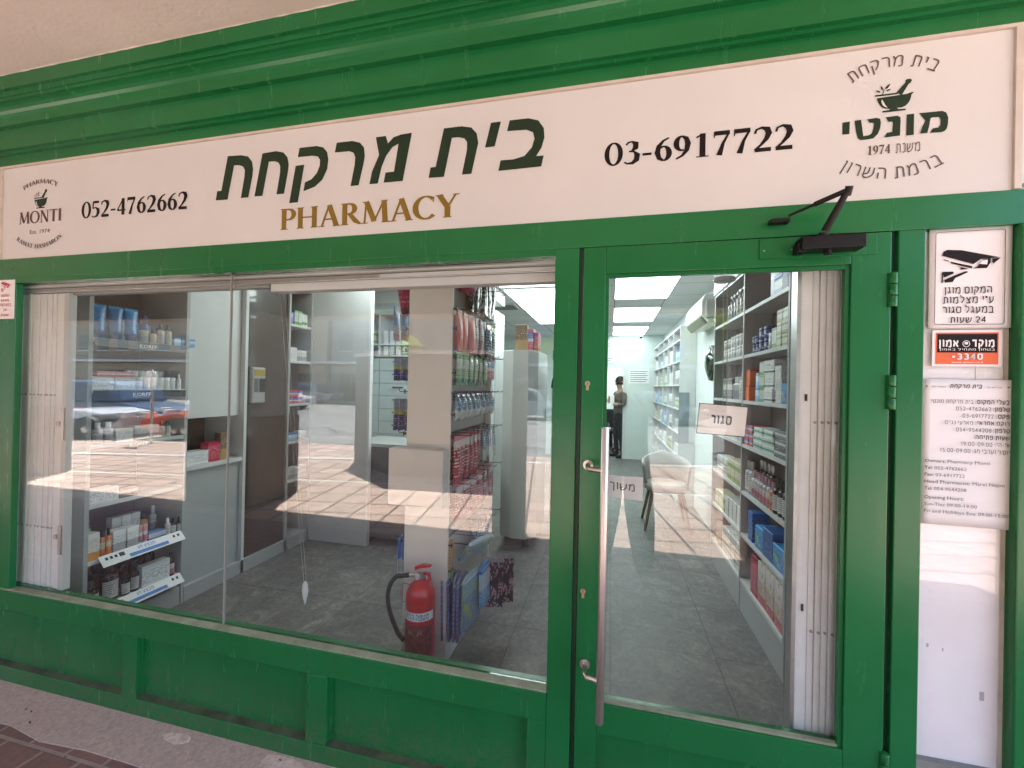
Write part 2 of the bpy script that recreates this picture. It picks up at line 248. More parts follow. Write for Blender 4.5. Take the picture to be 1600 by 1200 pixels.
PK = {
 'white': pack('pack_white', [(0, W_), (0.86, (0.6, 0.62, 0.62))], (0.12, 0.12, 0.15)),
 'whitegreen': pack('pack_white_green', [(0, (0.16, 0.42, 0.14)), (0.22, W_), (0.85, (0.3, 0.5, 0.22))], (0.1, 0.25, 0.1), dens=0.52),
 'whiteblack': pack('pack_white_black', [(0, W_), (0.12, (0.03, 0.03, 0.03)), (0.24, W_)], (0.15, 0.15, 0.15), rows=10, z0=0.35),
 'whiteblue': pack('pack_white_blue', [(0, (0.06, 0.16, 0.5)), (0.3, W_), (0.85, (0.1, 0.22, 0.55))], (0.05, 0.1, 0.4), dens=0.48),
 'bluepurple': pack('pack_blue_purple', [(0, (0.20, 0.2, 0.55)), (0.5, (0.45, 0.5, 0.75)), (0.8, (0.13, 0.14, 0.45))], (0.7, 0.7, 0.8)),
 'navy': pack('pack_navy', [(0, (0.02, 0.035, 0.22)), (0.75, (0.03, 0.05, 0.3))], (0.7, 0.7, 0.8), dens=0.55, blob=((0.75, 0.75, 0.8), 3.0, 0.28)),
 'greencream': pack('pack_green_cream', [(0, (0.30, 0.38, 0.14)), (0.25, (0.66, 0.62, 0.45)), (0.62, (0.24, 0.36, 0.1)), (0.8, (0.62, 0.6, 0.42))], (0.12, 0.16, 0.05), blob=((0.22, 0.2, 0.08), 6.0, 0.2)),
 'orange': pack('pack_orange', [(0, (0.9, 0.14, 0.004)), (0.45, (0.92, 0.17, 0.008)), (0.9, (0.6, 0.07, 0.005))], (0.55, 0.05, 0.0), dens=0.7, z1=0.4),
 'orangetan': pack('pack_orange_tan', [(0, (0.66, 0.17, 0.04)), (0.4, (0.62, 0.5, 0.35)), (0.7, (0.55, 0.16, 0.05))], (0.3, 0.12, 0.05), blob=((0.62, 0.55, 0.45), 5.0, 0.25)),
 'lightblue': pack('pack_light_blue', [(0, (0.16, 0.42, 0.7)), (0.4, (0.5, 0.66, 0.76)), (0.8, (0.1, 0.26, 0.6))], (0.8, 0.8, 0.85)),
 'redblue': pack('pack_red_blue', [(0, (0.55, 0.03, 0.06)), (0.4, (0.66, 0.6, 0.62)), (0.55, (0.06, 0.1, 0.42)), (0.85, (0.6, 0.05, 0.06))], (0.75, 0.7, 0.7)),
 'greenwhite': pack('pack_toothpaste_green', [(0, (0.7, 0.72, 0.7)), (0.35, (0.06, 0.3, 0.16)), (0.6, (0.7, 0.72, 0.7))], (0.04, 0.2, 0.12), blob=((0.08, 0.32, 0.18), 7.0, 0.22)),
 'darkwhite': pack('pack_dark_white', [(0, (0.06, 0.06, 0.07)), (0.45, (0.6, 0.6, 0.6)), (0.7, (0.08, 0.08, 0.08))], (0.5, 0.5, 0.5), dens=0.45),
 'blue': pack('pack_bright_blue', [(0, (0.03, 0.2, 0.55)), (0.7, (0.05, 0.3, 0.68))], (0.7, 0.75, 0.8), dens=0.55, blob=((0.2, 0.5, 0.16), 2.0, 0.3)),
 'deepblue': pack('pack_deep_blue', [(0, (0.025, 0.09, 0.34)), (0.8, (0.03, 0.14, 0.45))], (0.6, 0.7, 0.8), dens=0.56),
 'red': pack('pack_crimson', [(0, (0.42, 0.02, 0.06)), (0.6, (0.5, 0.03, 0.09)), (0.9, (0.3, 0.01, 0.04))], (0.75, 0.65, 0.65), dens=0.55),
 'floral': pack('pack_floral', [(0, (0.5, 0.06, 0.1)), (0.22, (0.55, 0.4, 0.35)), (0.55, (0.7, 0.6, 0.6))], (0.25, 0.1, 0.12), blob=((0.32, 0.4, 0.1), 4.0, 0.3)),
 'amber': pack('pack_amber', [(0, (0.68, 0.28, 0.05)), (0.3, (0.7, 0.68, 0.64))], (0.2, 0.15, 0.1)),
 'grey': pack('pack_grey', [(0, (0.36, 0.36, 0.37)), (0.42, (0.68, 0.68, 0.68))], (0.2, 0.2, 0.2)),
 'pink': pack('pack_pink', [(0, (0.56, 0.18, 0.26)), (0.35, (0.7, 0.66, 0.66)), (0.6, (0.62, 0.28, 0.34))], (0.3, 0.1, 0.15)),
 'bluetube': pack('tube_blue', [(0, (0.008, 0.09, 0.26)), (0.12, (0.010, 0.17, 0.42)), (0.9, (0.05, 0.27, 0.52))], (0.3, 0.5, 0.6), z0=0.2, z1=0.7, rows=16, dens=0.6, rough=0.22),
 'bluegrey': pack('bottle_blue_grey', [(0, (0.46, 0.43, 0.39)), (0.58, (0.02, 0.11, 0.28))], (0.2, 0.2, 0.2), z1=0.5),
 'taupeb': pack('bottle_taupe', [(0, (0.50, 0.46, 0.40)), (0.9, (0.45, 0.41, 0.36))], (0.15, 0.13, 0.12), dens=0.55),
 'darkb': pack('bottle_dark_brown', [(0, (0.02, 0.012, 0.01)), (0.9, (0.02, 0.012, 0.01))], (0.02, 0.015, 0.012), rough=0.15),
 'labelw': pack('label_white', [(0, (0.70, 0.69, 0.68))], (0.06, 0.06, 0.06), z0=0.08, z1=0.92, rows=8, dens=0.45, col=26),
 'labelr': pack('label_pink', [(0, (0.55, 0.2, 0.26)), (0.5, (0.7, 0.6, 0.62))], (0.2, 0.05, 0.1), rows=8),
 'clear': pack('bottle_pale', [(0, (0.36, 0.38, 0.40)), (0.5, (0.5, 0.5, 0.52))], (0.1, 0.1, 0.1), rough=0.15),
 'greenbag': pack('blister_green', [(0, (0.02, 0.18, 0.09)), (0.2, (0.35, 0.5, 0.3)), (0.5, (0.66, 0.7, 0.64)), (0.8, (0.1, 0.3, 0.08))], (0.1, 0.3, 0.12), dens=0.5, rough=0.15, blob=((0.62, 0.66, 0.62), 6.0, 0.25)),
 'bluebag': pack('blister_blue', [(0, (0.5, 0.55, 0.58)), (0.35, (0.10, 0.22, 0.36)), (0.75, (0.05, 0.1, 0.18))], (0.65, 0.7, 0.72), dens=0.48, rough=0.15, blob=((0.6, 0.66, 0.7), 4.0, 0.3)),
 'redbag': pack('blister_red', [(0, (0.42, 0.04, 0.07)), (0.55, (0.3, 0.02, 0.04)), (0.75, (0.55, 0.4, 0.42)), (0.9, (0.48, 0.08, 0.12))], (0.7, 0.6, 0.6), dens=0.5, rough=0.2),
 'magenta': pack('bag_magenta', [(0, (0.36, 0.02, 0.09)), (0.5, (0.5, 0.04, 0.14))], (0.6, 0.3, 0.4), dens=0.55, rough=0.12, blob=((0.55, 0.12, 0.2), 7.0, 0.25)),
 'blackyel': pack('bag_black_yellow', [(0, (0.03, 0.035, 0.03)), (0.75, (0.4, 0.36, 0.05))], (0.55, 0.55, 0.5), dens=0.5, rough=0.12, blob=((0.5, 0.52, 0.5), 6.0, 0.18)),
 'skyorange': pack('box_sky_orange', [(0, (0.62, 0.28, 0.16)), (0.2, (0.66, 0.55, 0.46)), (0.42, (0.16, 0.32, 0.58)), (0.75, (0.05, 0.15, 0.42))], (0.3, 0.1, 0.05), z1=0.4),
 'purpleyel': pack('pack_purple_yellow', [(0, (0.06, 0.05, 0.30)), (0.5, (0.55, 0.55, 0.12)), (0.64, (0.35, 0.4, 0.5))], (0.5, 0.5, 0.6), rough=0.2),
 'indigo': pack('folder_indigo', [(0, (0.14, 0.14, 0.34)), (0.85, (0.22, 0.26, 0.42))], (0.3, 0.35, 0.5), rough=0.18),
 'bluegreen': pack('folder_blue_green', [(0, (0.22, 0.30, 0.46)), (0.6, (0.28, 0.42, 0.5)), (0.9, (0.4, 0.55, 0.6))], (0.4, 0.5, 0.2), rough=0.18, blob=((0.35, 0.45, 0.15), 2.5, 0.3)),
 'dots': pack('bag_dotted', [(0, (0.02, 0.012, 0.02)), (0.9, (0.3, 0.3, 0.3))], (0.02, 0.01, 0.02), rough=0.3, blob=((0.55, 0.30, 0.33), 7.0, 0.42)),
 'whitetip': pack('pack_white_bluetop', [(0, (0.66, 0.68, 0.7)), (0.4, (0.12, 0.28, 0.6)), (0.75, (0.06, 0.2, 0.52))], (0.1, 0.1, 0.1), z1=0.2),
 'brown': pack('pack_brown', [(0, (0.42, 0.27, 0.12)), (0.4, (0.16, 0.1, 0.06))], (0.4, 0.3, 0.2), blob=((0.4, 0.33, 0.25), 7.0, 0.22)),
 'tan': pack('pack_tan', [(0, (0.36, 0.45, 0.2)), (0.35, (0.03, 0.03, 0.03)), (0.4, (0.5, 0.3, 0.12))], (0.2, 0.12, 0.05), rough=0.3),
 'patterned': pack('bottle_pattern', [(0, (0.62, 0.6, 0.56))], (0.35, 0.18, 0.12), rows=5, dens=0.42, blob=((0.3, 0.2, 0.1), 6.0, 0.25)),
}

# ------------------------------------------------------------------ geometry helpers
class MB:
    def __init__(s): s.v = []; s.f = []; s.m = []; s.sm = []
    def add(s, verts, faces, mat=0, smooth=False):
        o = len(s.v); s.v += [tuple(v) for v in verts]; s.f += [tuple(i + o for i in f) for f in faces]; s.m += [mat] * len(faces); s.sm += [smooth] * len(faces); return s
    def box(s, x0, x1, y0, y1, z0, z1, mat=0):
        v = [(x, y, z) for z in (z0, z1) for y in (y0, y1) for x in (x0, x1)]
        return s.add(v, [(0, 2, 3, 1), (4, 5, 7, 6), (0, 1, 5, 4), (2, 6, 7, 3), (0, 4, 6, 2), (1, 3, 7, 5)], mat)
    def prism(s, poly, axis, a, b, mat=0, smooth=False):     # poly in the other two axes, CCW
        def P(p, t): return (t, p[0], p[1]) if axis == 0 else (p[0], t, p[1]) if axis == 1 else (p[0], p[1], t)
        n = len(poly); v = [P(p, a) for p in poly] + [P(p, b) for p in poly]
        f = [tuple(range(n)), tuple(range(2 * n - 1, n - 1, -1))] + [(i, n + i, n + (i + 1) % n, (i + 1) % n) for i in range(n)]
        return s.add(v, f, mat, smooth)
    def lathe(s, prof, seg=16, c=(0, 0, 0), mat=0, smooth=True, sx=1.0, sy=1.0):
        v = []; f = []
        for r, z in prof:
            for i in range(seg):
                a = 2 * math.pi * i / seg; v.append((c[0] + r * sx * math.cos(a), c[1] + r * sy * math.sin(a), c[2] + z))
        for j in range(len(prof) - 1):
            for i in range(seg): f.append((j * seg + i, j * seg + (i + 1) % seg, (j + 1) * seg + (i + 1) % seg, (j + 1) * seg + i))
        s.add(v, f, mat, smooth)
        n = len(prof)
        s.add(v[:seg], [tuple(range(seg - 1, -1, -1))], mat); s.add(v[(n - 1) * seg:], [tuple(range(seg))], mat); return s
    def tube(s, pts, r, seg=8, mat=0, closed=False):
        pts = [Vector(p) for p in pts]; rs = r if isinstance(r, (list, tuple)) else [r] * len(pts); v = []; f = []; up = None
        for i, p in enumerate(pts):
            d = (pts[min(i + 1, len(pts) - 1)] - pts[max(i - 1, 0)]).normalized()
            if up is None: up = d.cross(Vector((0, 0, 1)) if abs(d.z) < 0.9 else Vector((1, 0, 0))).normalized()
            up = (up - d * up.dot(d)).normalized(); w = d.cross(up)
            for k in range(seg):
                a = 2 * math.pi * k / seg; v.append(p + (up * math.cos(a) + w * math.sin(a)) * rs[i])
        for j in range(len(pts) - 1):
            for k in range(seg): f.append((j * seg + k, j * seg + (k + 1) % seg, (j + 1) * seg + (k + 1) % seg, (j + 1) * seg + k))
        s.add(v, f, mat, True); s.add(v[:seg], [tuple(range(seg - 1, -1, -1))], mat); s.add(v[-seg:], [tuple(range(seg))], mat); return s
    def mesh(s, name, mats, org=(0, 0, 0)):
        me = bpy.data.meshes.new(name); o = Vector(org)
        me.from_pydata([tuple(Vector(v) - o) for v in s.v], [], s.f)
        for m in (mats if isinstance(mats, (list, tuple)) else [mats]): me.materials.append(m)
        me.polygons.foreach_set('material_index', s.m); me.polygons.foreach_set('use_smooth', s.sm)
        bm = bmesh.new(); bm.from_mesh(me); bmesh.ops.recalc_face_normals(bm, faces=bm.faces); bm.to_mesh(me); bm.free(); me.update(); return me
    def build(s, name, mats, parent=None, org=None, bevel=0.0, seg=2):
        if org is None: org = wloc(parent) if parent else (0, 0, 0)
        ob = bpy.data.objects.new(name, s.mesh(name, mats, org)); COL.objects.link(ob)
        if parent: ob.parent = parent
        else: ob.location = org
        if bevel:
            b = ob.modifiers.new('bevel', 'BEVEL'); b.width = bevel; b.segments = seg; b.limit_method = 'ANGLE'; b.angle_limit = R(40)
        return ob
def wloc(o):
    v = Vector(o.location)
    while o.parent: o = o.parent; v += Vector(o.location)
    return v
def tag(o, label=None, cat=None, group=None, kind=None):
    if label: o['label'] = label
    if cat: o['category'] = cat
    if group: o['group'] = group
    if kind: o['kind'] = kind
    return o
def thing(name, label, cat, loc=(0, 0, 0), group=None, rz=0.0):
    o = bpy.data.objects.new(name, None); COL.objects.link(o); o.location = loc; o.rotation_euler = (0, 0, rz); o.empty_display_size = 0.1
    return tag(o, label, cat, group)
def copy_tree(o, loc=None, rz=None, parent=None):
    c = o.copy(); COL.objects.link(c)
    if parent: c.parent = parent
    if loc is not None: c.location = loc
    if rz is not None: c.rotation_euler = (0, 0, rz)
    for ch in list(o.children): copy_tree(ch, parent=c)
    return c
ORD = ['first', 'second', 'third', 'fourth', 'fifth', 'sixth', 'seventh', 'eighth', 'ninth', 'tenth', 'eleventh', 'twelfth', 'thirteenth', 'fourteenth']
def ray(px, py): return _f * F_PX + _r * (px - 800) - _u * (py - 600)
def onY(px, py, y=0.0):                    # where the sight line through a photo pixel meets a plane y = const
    d = ray(px, py); t = (y - CAMP.y) / d.y; return CAMP + d * t
def onX(px, py, x):
    d = ray(px, py); t = (x - CAMP.x) / d.x; return CAMP + d * t
def bez(p0, p1, p2, n=5): return [((1 - t) ** 2 * p0[0] + 2 * t * (1 - t) * p1[0] + t * t * p2[0], (1 - t) ** 2 * p0[1] + 2 * t * (1 - t) * p1[1] + t * t * p2[1]) for t in [i / n for i in range(n + 1)]]
def rounded(poly, r):
    out = [poly[0]]
    for i in range(1, len(poly) - 1):
        a, b, c = Vector(poly[i - 1]), Vector(poly[i]), Vector(poly[i + 1])
        k = min(r, (a - b).length * 0.5, (c - b).length * 0.5)
        out += bez(tuple(b + (a - b).normalized() * k), tuple(b), tuple(b + (c - b).normalized() * k), 5)
    return out + [poly[-1]]

# ------------------------------------------------------------------ lettering
# Hebrew letters as strokes: height 1, baseline 0.  (advance, [strokes]); 'r' marks the corner rounding
HEB = {
 'א': (.80, [([(.0, 1), (.72, 0)], 0), ([(.66, 1), (.64, .72), (.44, .42)], .2), ([(.24, .7), (.08, .4), (.08, 0)], .2)]),
 'ב': (.78, [([(.04, 1), (.60, 1), (.60, .0)], .35), ([(0, 0), (.76, 0)], 0)]),
 'ג': (.50, [([(.06, 1), (.30, 1), (.34, .4), (.42, 0)], .15), ([(.34, .36), (.0, 0.0)], 0)]),
 'ד': (.74, [([(0, 1), (.72, 1)], 0), ([(.58, 1), (.58, 0)], 0)]),
 'ה': (.78, [([(0, 1), (.68, 1), (.68, 0)], .3), ([(.07, .58), (.07, 0)], 0)]),
 'ו': (.26, [([(.0, 1), (.16, 1), (.16, 0)], .1)]),
 'ז': (.36, [([(.0, 1), (.34, 1)], 0), ([(.18, 1), (.18, 0)], 0)]),
 'ח': (.80, [([(.08, 0), (.08, 1), (.70, 1), (.70, 0)], .22)]),
 'ט': (.80, [([(.08, 1), (.08, 0), (.72, 0), (.72, 1), (.44, 1)], .25)]),
 'י': (.26, [([(.0, 1), (.16, 1), (.16, .5)], .1)]),
 'כ': (.70, [([(.04, 1), (.6, 1), (.6, 0), (.0, 0)], .35)]),
 'ך': (.70, [([(0, 1), (.6, 1), (.6, -.32)], .25)]),
 'ל': (.70, [([(.08, 1.36), (.08, 1), (.62, 1), (.60, .55), (.24, 0)], .25)]),
 'מ': (.88, [([(.0, 1), (.18, .74), (.06, 0)], .02), ([(.18, .72), (.36, 1), (.74, 1), (.78, 0), (.42, 0)], .28)]),
 'ם': (.80, [([(.08, .5), (.08, 0), (.70, 0), (.70, 1), (.08, 1), (.08, .5)], .2)]),
 'נ': (.50, [([(.06, 1), (.42, 1), (.42, 0), (.0, 0)], .2)]),
 'ן': (.26, [([(.0, 1), (.16, 1), (.16, -.32)], .1)]),
 'ס': (.84, [([(.4, 1), (.76, 1), (.76, 0), (.08, 0), (.08, 1), (.4, 1)], .4)]),
 'ע': (.74, [([(.66, 1), (.64, .35), (.3, 0), (.0, -.10)], .4), ([(.06, 1), (.22, .1)], 0)]),
 'פ': (.74, [([(.34, .52), (.08, .52), (.08, 1), (.66, 1), (.66, 0), (.0, 0)], .25)]),
 'צ': (.72, [([(.04, 1), (.64, 0)], 0), ([(0, 0), (.66, 0)], 0), ([(.62, 1), (.62, .7), (.40, .45)], .2)]),
 'ק': (.74, [([(.02, 1), (.66, 1), (.64, .5), (.30, .05)], .35), ([(.08, .60), (.08, -.34)], 0)]),
 'ר': (.68, [([(0, 1), (.58, 1), (.58, 0)], .35)]),
 'ש': (.98, [([(.06, 1), (.06, 0), (.5, 0), (.88, .35), (.88, 1)], .3), ([(.47, 1), (.45, .45), (.1, .3)], .25)]),
 'ת': (.84, [([(.16, 1), (.74, 1), (.74, 0)], .3), ([(.22, 1), (.22, 0), (.0, 0)], .03)]),
 '״': (.26, [([(.06, 1.1), (.04, .75)], 0), ([(.2, 1.1), (.18, .75)], 0)]), '׳': (.16, [([(.08, 1.1), (.05, .75)], 0)]),
 '-': (.5, [([(.06, .45), (.42, .45)], 0)]), ':': (.22, [([(.1, .0), (.1, .14)], 0), ([(.1, .6), (.1, .74)], 0)]), '*': (.5, [([(.05, .5), (.45, .5)], 0), ([(.15, .3), (.35, .7)], 0), ([(.15, .7), (.35, .3)], 0)]),
 '0': (.72, [([(.34, 1.06), (.62, 1.06), (.62, 0), (.06, 0), (.06, 1.06), (.34, 1.06)], .4)]),
 '1': (.5, [([(.05, .85), (.3, 1.06), (.3, 0)], .03)]), '2': (.7, [([(.06, .9), (.1, 1.06), (.6, 1.06), (.6, .6), (.06, .0), (.64, .0)], .3)]),
 '3': (.7, [([(.08, 1.06), (.58, 1.06), (.58, .56), (.24, .56)], .3), ([(.24, .56), (.62, .56), (.62, 0), (.06, 0)], .3)]),
 '4': (.72, [([(.5, 0), (.5, 1.06), (.04, .32), (.66, .32)], .01)]), '5': (.7, [([(.58, 1.06), (.14, 1.06), (.1, .58), (.6, .62), (.6, 0), (.06, 0)], .3)]),
 '6': (.7, [([(.52, 1.06), (.08, .7), (.06, 0), (.62, 0), (.62, .58), (.08, .58)], .35)]), '7': (.66, [([(.04, 1.06), (.6, 1.06), (.22, 0)], .02)]),
 '8': (.7, [([(.34, .56), (.08, .56), (.1, 1.06), (.58, 1.06), (.6, .56), (.34, .56)], .28), ([(.34, .56), (.62, .56), (.64, 0), (.04, 0), (.06, .56), (.34, .56)], .28)]),
 '9': (.7, [([(.16, 0), (.6, .36), (.62, 1.06), (.06, 1.06), (.06, .48), (.6, .48)], .35)]),
}
# book-face capitals and figures with thick and thin strokes: (advance, [(points, widths)], serifs[(x0,x1,z)])
T, H = .185, .07
def _o(cx, cz, rx, rz, a0=90, a1=450, n=22, wt=T, wh=H, ph=0):
    pts = []; ws = []
    for i in range(n + 1):
        a = R(a0 + (a1 - a0) * i / n); pts.append((cx + rx * math.cos(a), cz + rz * math.sin(a))); ws.append(wh + (wt - wh) * abs(math.cos(a + R(ph))) ** 1.4)
    return (pts, ws)
SER = {
 'P': (.62, [([(.16, 0), (.16, 1)], T), ([(.16, .96), (.36, .97)] , H), _o(.34, .715, .20, .245, 90, -90, 12), ([(.34, .47), (.24, .47)], H)], [(.02, .32, 0), (.02, .22, 1)]),
 'H': (.86, [([(.16, 0), (.16, 1)], T), ([(.70, 0), (.70, 1)], T), ([(.2, .52), (.66, .52)], H)], [(.02, .30, 0), (.02, .30, 1), (.56, .84, 0), (.56, .84, 1)]),
 'A': (.78, [([(.10, 0), (.38, 1)], H + .01), ([(.38, 1), (.66, 0)], T), ([(.2, .34), (.55, .34)], H)], [(-.02, .22, 0), (.52, .80, 0)]),
 'R': (.74, [([(.16, 0), (.16, 1)], T), ([(.16, .96), (.34, .97)], H), _o(.33, .735, .19, .225, 90, -90, 12), ([(.34, .51), (.22, .5)], H), ([(.34, .5), (.56, .16), (.74, .01)], [T * .8, T, H])], [(.02, .30, 0), (.02, .22, 1)]),
 'M': (1.0, [([(.12, 0), (.18, 1)], H), ([(.18, 1), (.47, .08)], T), ([(.47, .08), (.80, 1)], H), ([(.80, 1), (.86, 0)], T)], [(.0, .24, 0), (.04, .2, 1), (.72, 1.0, 0), (.8, .94, 1)]),
 'C': (.74, [_o(.42, .5, .35, .49, 48, 318, 18, T + .01), ([(.68, .96), (.66, .74)], [.03, .05])], []),
 'Y': (.72, [([(.10, 1), (.37, .46)], T), ([(.37, .46), (.64, 1)], H), ([(.37, .48), (.37, 0)], T)], [(-.02, .24, 1), (.54, .76, 1), (.23, .51, 0)]),
 'O': (.86, [_o(.43, .5, .36, .49)], []),
 'N': (.86, [([(.15, 0), (.15, 1)], H), ([(.15, 1), (.70, 0)], T), ([(.70, 0), (.70, 1)], H)], [(.0, .28, 0), (.0, .16, 1), (.58, .84, 1)]),
 'T': (.70, [([(.35, 0), (.35, 1)], T), ([(.03, .965), (.67, .965)], H), ([(.04, 1), (.04, .78)], [.05, .02]), ([(.66, 1), (.66, .78)], [.05, .02])], [(.21, .49, 0)]),
 'I': (.36, [([(.18, 0), (.18, 1)], T)], [(.04, .32, 0), (.04, .32, 1)]),
 'S': (.56, [([(.46, .82), (.40, .94), (.26, .98), (.12, .88), (.12, .70), (.26, .56), (.40, .44), (.46, .26), (.36, .06), (.22, .02), (.08, .08), (.05, .22)], [H, H, H, T * .8, T, T, T, T, T * .7, H, H, H])], []),
 'E': (.60, [([(.16, 0), (.16, 1)], T), ([(.16, .965), (.54, .965)], H), ([(.16, .52), (.44, .52)], H), ([(.16, .035), (.57, .035)], H), ([(.54, 1), (.54, .8)], [.05, .02]), ([(.57, 0), (.58, .22)], [.05, .02])], [(.02, .2, 0), (.02, .2, 1)]),
 '0': (.60, [_o(.30, .5, .235, .485, wt=T - .02)], []),
 '1': (.60, [([(.32, 0), (.32, 1)], T), ([(.12, .84), (.32, .97)], H)], [(.12, .52, 0)]),
 '2': (.60, [([(.06, .74), (.10, .90), (.26, .97), (.42, .90), (.47, .72), (.40, .50), (.24, .26), (.06, .06)], [H, H, H + .02, T, T, T * .8, H + .02, H]), ([(.06, .06), (.54, .06)], T * .9)], []),
 '3': (.60, [([(.10, .84), (.18, .95), (.30, .97), (.43, .88), (.42, .68), (.30, .56), (.20, .54)], [H, H, H, T, T, H, H]), ([(.24, .55), (.38, .52), (.48, .38), (.46, .16), (.32, .03), (.14, .02), (.05, .10)], [H, H, T, T, T * .7, H, H])], []),
 '4': (.60, [([(.40, 0), (.40, 1)], T), ([(.40, .98), (.05, .30)], H), ([(.04, .29), (.56, .29)], H + .02)], []),
 '5': (.60, [([(.14, .94), (.50, .94)], T * .8), ([(.14, .96), (.12, .56)], H), ([(.12, .56), (.30, .60), (.45, .48), (.47, .28), (.38, .08), (.2, .02), (.06, .08)], [H, H, T, T, T * .7, H, H])], []),
 '6': (.60, [([(.48, .97), (.30, .86), (.15, .64), (.11, .36), (.17, .12), (.30, .02)], [H, H + .02, T * .8, T, T * .8, H]), _o(.31, .315, .185, .30, 120, 270 + 0, 10, H + .01, H), _o(.31, .315, .185, .30, 120, -90, 16, T, H)], []),
 '7': (.60, [([(.06, .93), (.54, .93)], T), ([(.07, 1), (.06, .74)], [.05, .03]), ([(.52, .93), (.34, .5), (.22, 0)], [H, H + .03, T])], []),
 '8': (.60, [_o(.30, .74, .17, .23), _o(.30, .27, .21, .26)], []),
 '9': (.60, [([(.10, .02), (.30, .14), (.44, .36), (.48, .64), (.42, .88), (.29, .97)], [H, H + .02, T * .8, T, T * .8, H]), _o(.29, .67, .185, .30, 90, 290, 14, T, H), _o(.29, .67, .185, .30, 90, -60, 12, H + .01, H)], []),
 '-': (.40, [([(.04, .36), (.34, .36)], .11)], []),
}
def ribbon(pts, ws):
    pts = [Vector(p) for p in pts]; n = len(pts); L = []; Rr = []
    if not isinstance(ws, (list, tuple)): ws = [ws] * n
    for i, p in enumerate(pts):
        d0 = (p - pts[i - 1]).normalized() if i else None; d1 = (pts[i + 1] - p).normalized() if i < n - 1 else None
        d0 = d0 or d1; d1 = d1 or d0; d = (d0 + d1)
        d = d.normalized() if d.length > 1e-6 else d1
        nv = Vector((-d.y, d.x)); c = max(0.45, nv.dot(Vector((-d1.y, d1.x)))); h = ws[i] / 2 / c
        L.append(p + nv * h); Rr.append(p - nv * h)
    return L, Rr
class Text:
    """flat lettering collected in one mesh; u to the reader's right, v up"""
    def __init__(s): s.mb = MB(); s.k = 0
    def quadstrip(s, L, Rr, fn):
        s.k += 1; e = s.k * 2.0e-5
        v = [fn(p.x, p.y, e) for p in L] + [fn(p.x, p.y, e) for p in Rr]; n = len(L)
        s.mb.add(v, [(i, i + 1, n + i + 1, n + i) for i in range(n - 1)])
    def poly(s, pts, fn):
        s.k += 1; e = s.k * 2.0e-5; s.mb.add([fn(p[0], p[1], e) for p in pts], [tuple(range(len(pts)))])
def layout(txt, face, weight, gap=0.0):
    """-> list of (list of ribbons, x offset), total width; Hebrew text comes in visual order already"""
    out = []; x = 0.0
    for ch in txt:
        if ch == ' ': x += .42; continue
        if face == 'heb':
            adv, st = HEB[ch]; k = 0.14 if weight > .17 else .06
            out.append(([ribbon(rounded(p, r), weight) for p, r in st], x)); x += adv + .16 + gap + weight * .6
        else:
            adv, st, se = SER[ch]; rb = [ribbon(p, w if not isinstance(w, (int, float)) else w) for p, w in st]
            for a, b, z in se: rb.append(ribbon([(a, z + (.02 if z == 0 else -.02)), (b, z + (.02 if z == 0 else -.02))], .042))
            out.append((rb, x)); x += adv + gap
    return out, x - gap
HEBSET = set('אבגדהוזחטיכךלמםנןסעפףצץקרשת')
def vis(t):                                 # logical -> visual order for right-to-left lines with figures
    toks = []; cur = ''
    for ch in t:
        dig = ch.isdigit() or (ch in '-:' and cur and cur[-1].isdigit())
        if dig: cur += ch
        else:
            if cur: toks.append(cur); cur = ''
            toks.append(ch)
    if cur: toks.append(cur)
    return ''.join(reversed(toks))
def put(tx, txt, fn, u0, u1, v0, h, face='heb', weight=.12, slant=0.0, fit=True, align='l', gap=0.0, arc=None):
    """fit the line between u0 and u1 (reader's left to right) with letter height h on baseline v0; arc=(radius, sign)"""
    lay, wd = layout(txt, face, weight, gap); sx = (u1 - u0) / wd if fit else h
    off = u0 if fit or align == 'l' else (u1 - wd * sx if align == 'r' else (u0 + u1) / 2 - wd * sx / 2)
    for ribs, x in lay:
        for L, Rr in ribs:
            def g(a, b, e, x=x):
                uu = off + (x + a) * sx + slant * b * h; vv = v0 + b * h
                if arc:
                    um = (u0 + u1) / 2; rad, sg = arc; t = (uu - um) / rad; rr = rad + sg * b * h
                    return fn(um + math.sin(t) * rr, v0 + sg * (math.cos(t) * rr - rad), e)
                return fn(uu, vv, e)
            tx.quadstrip(L, Rr, g)
    return wd * sx
def sans(tx, txt, fn, u0, v0, h, width=None, bold=0.0, align='l'):
    cu = bpy.data.curves.new('text', 'FONT'); cu.body = txt; cu.size = 1.0; cu.resolution_u = 2; cu.offset = bold
    ob = bpy.data.objects.new('text', cu); COL.objects.link(ob); bpy.context.view_layer.update()
    me = bpy.data.meshes.new_from_object(ob); bpy.data.objects.remove(ob)
    xs = [v.co.x for v in me.vertices]; w = max(xs) - min(xs); k = h / 0.72; kx = (width / w) if width else k
    o0 = u0 - (w * kx if align == 'r' else w * kx / 2 if align == 'c' else 0); x0 = min(xs)
    tx.k += 1; e = tx.k * 2e-5
    tx.mb.add([fn(o0 + (v.co.x - x0) * kx, v0 + v.co.y * k, e) for v in me.vertices], [tuple(p.vertices) for p in me.polygons]); bpy.data.meshes.remove(me)
def face_y(y):                               # lettering on a plane facing the street
    return lambda u, v, e: (u, y - 0.0012 - e, v)
def put_px(tx, txt, pl, pr, top_l, y, **kw):  # baseline ends and a top point read off the photograph, laid on the plane y
    a, b, c = onY(*pl, y), onY(*pr, y), onY(*top_l, y)
    return put(tx, txt, face_y(y), a.x, b.x, (a.z + b.z) / 2, c.z - a.z, **kw)

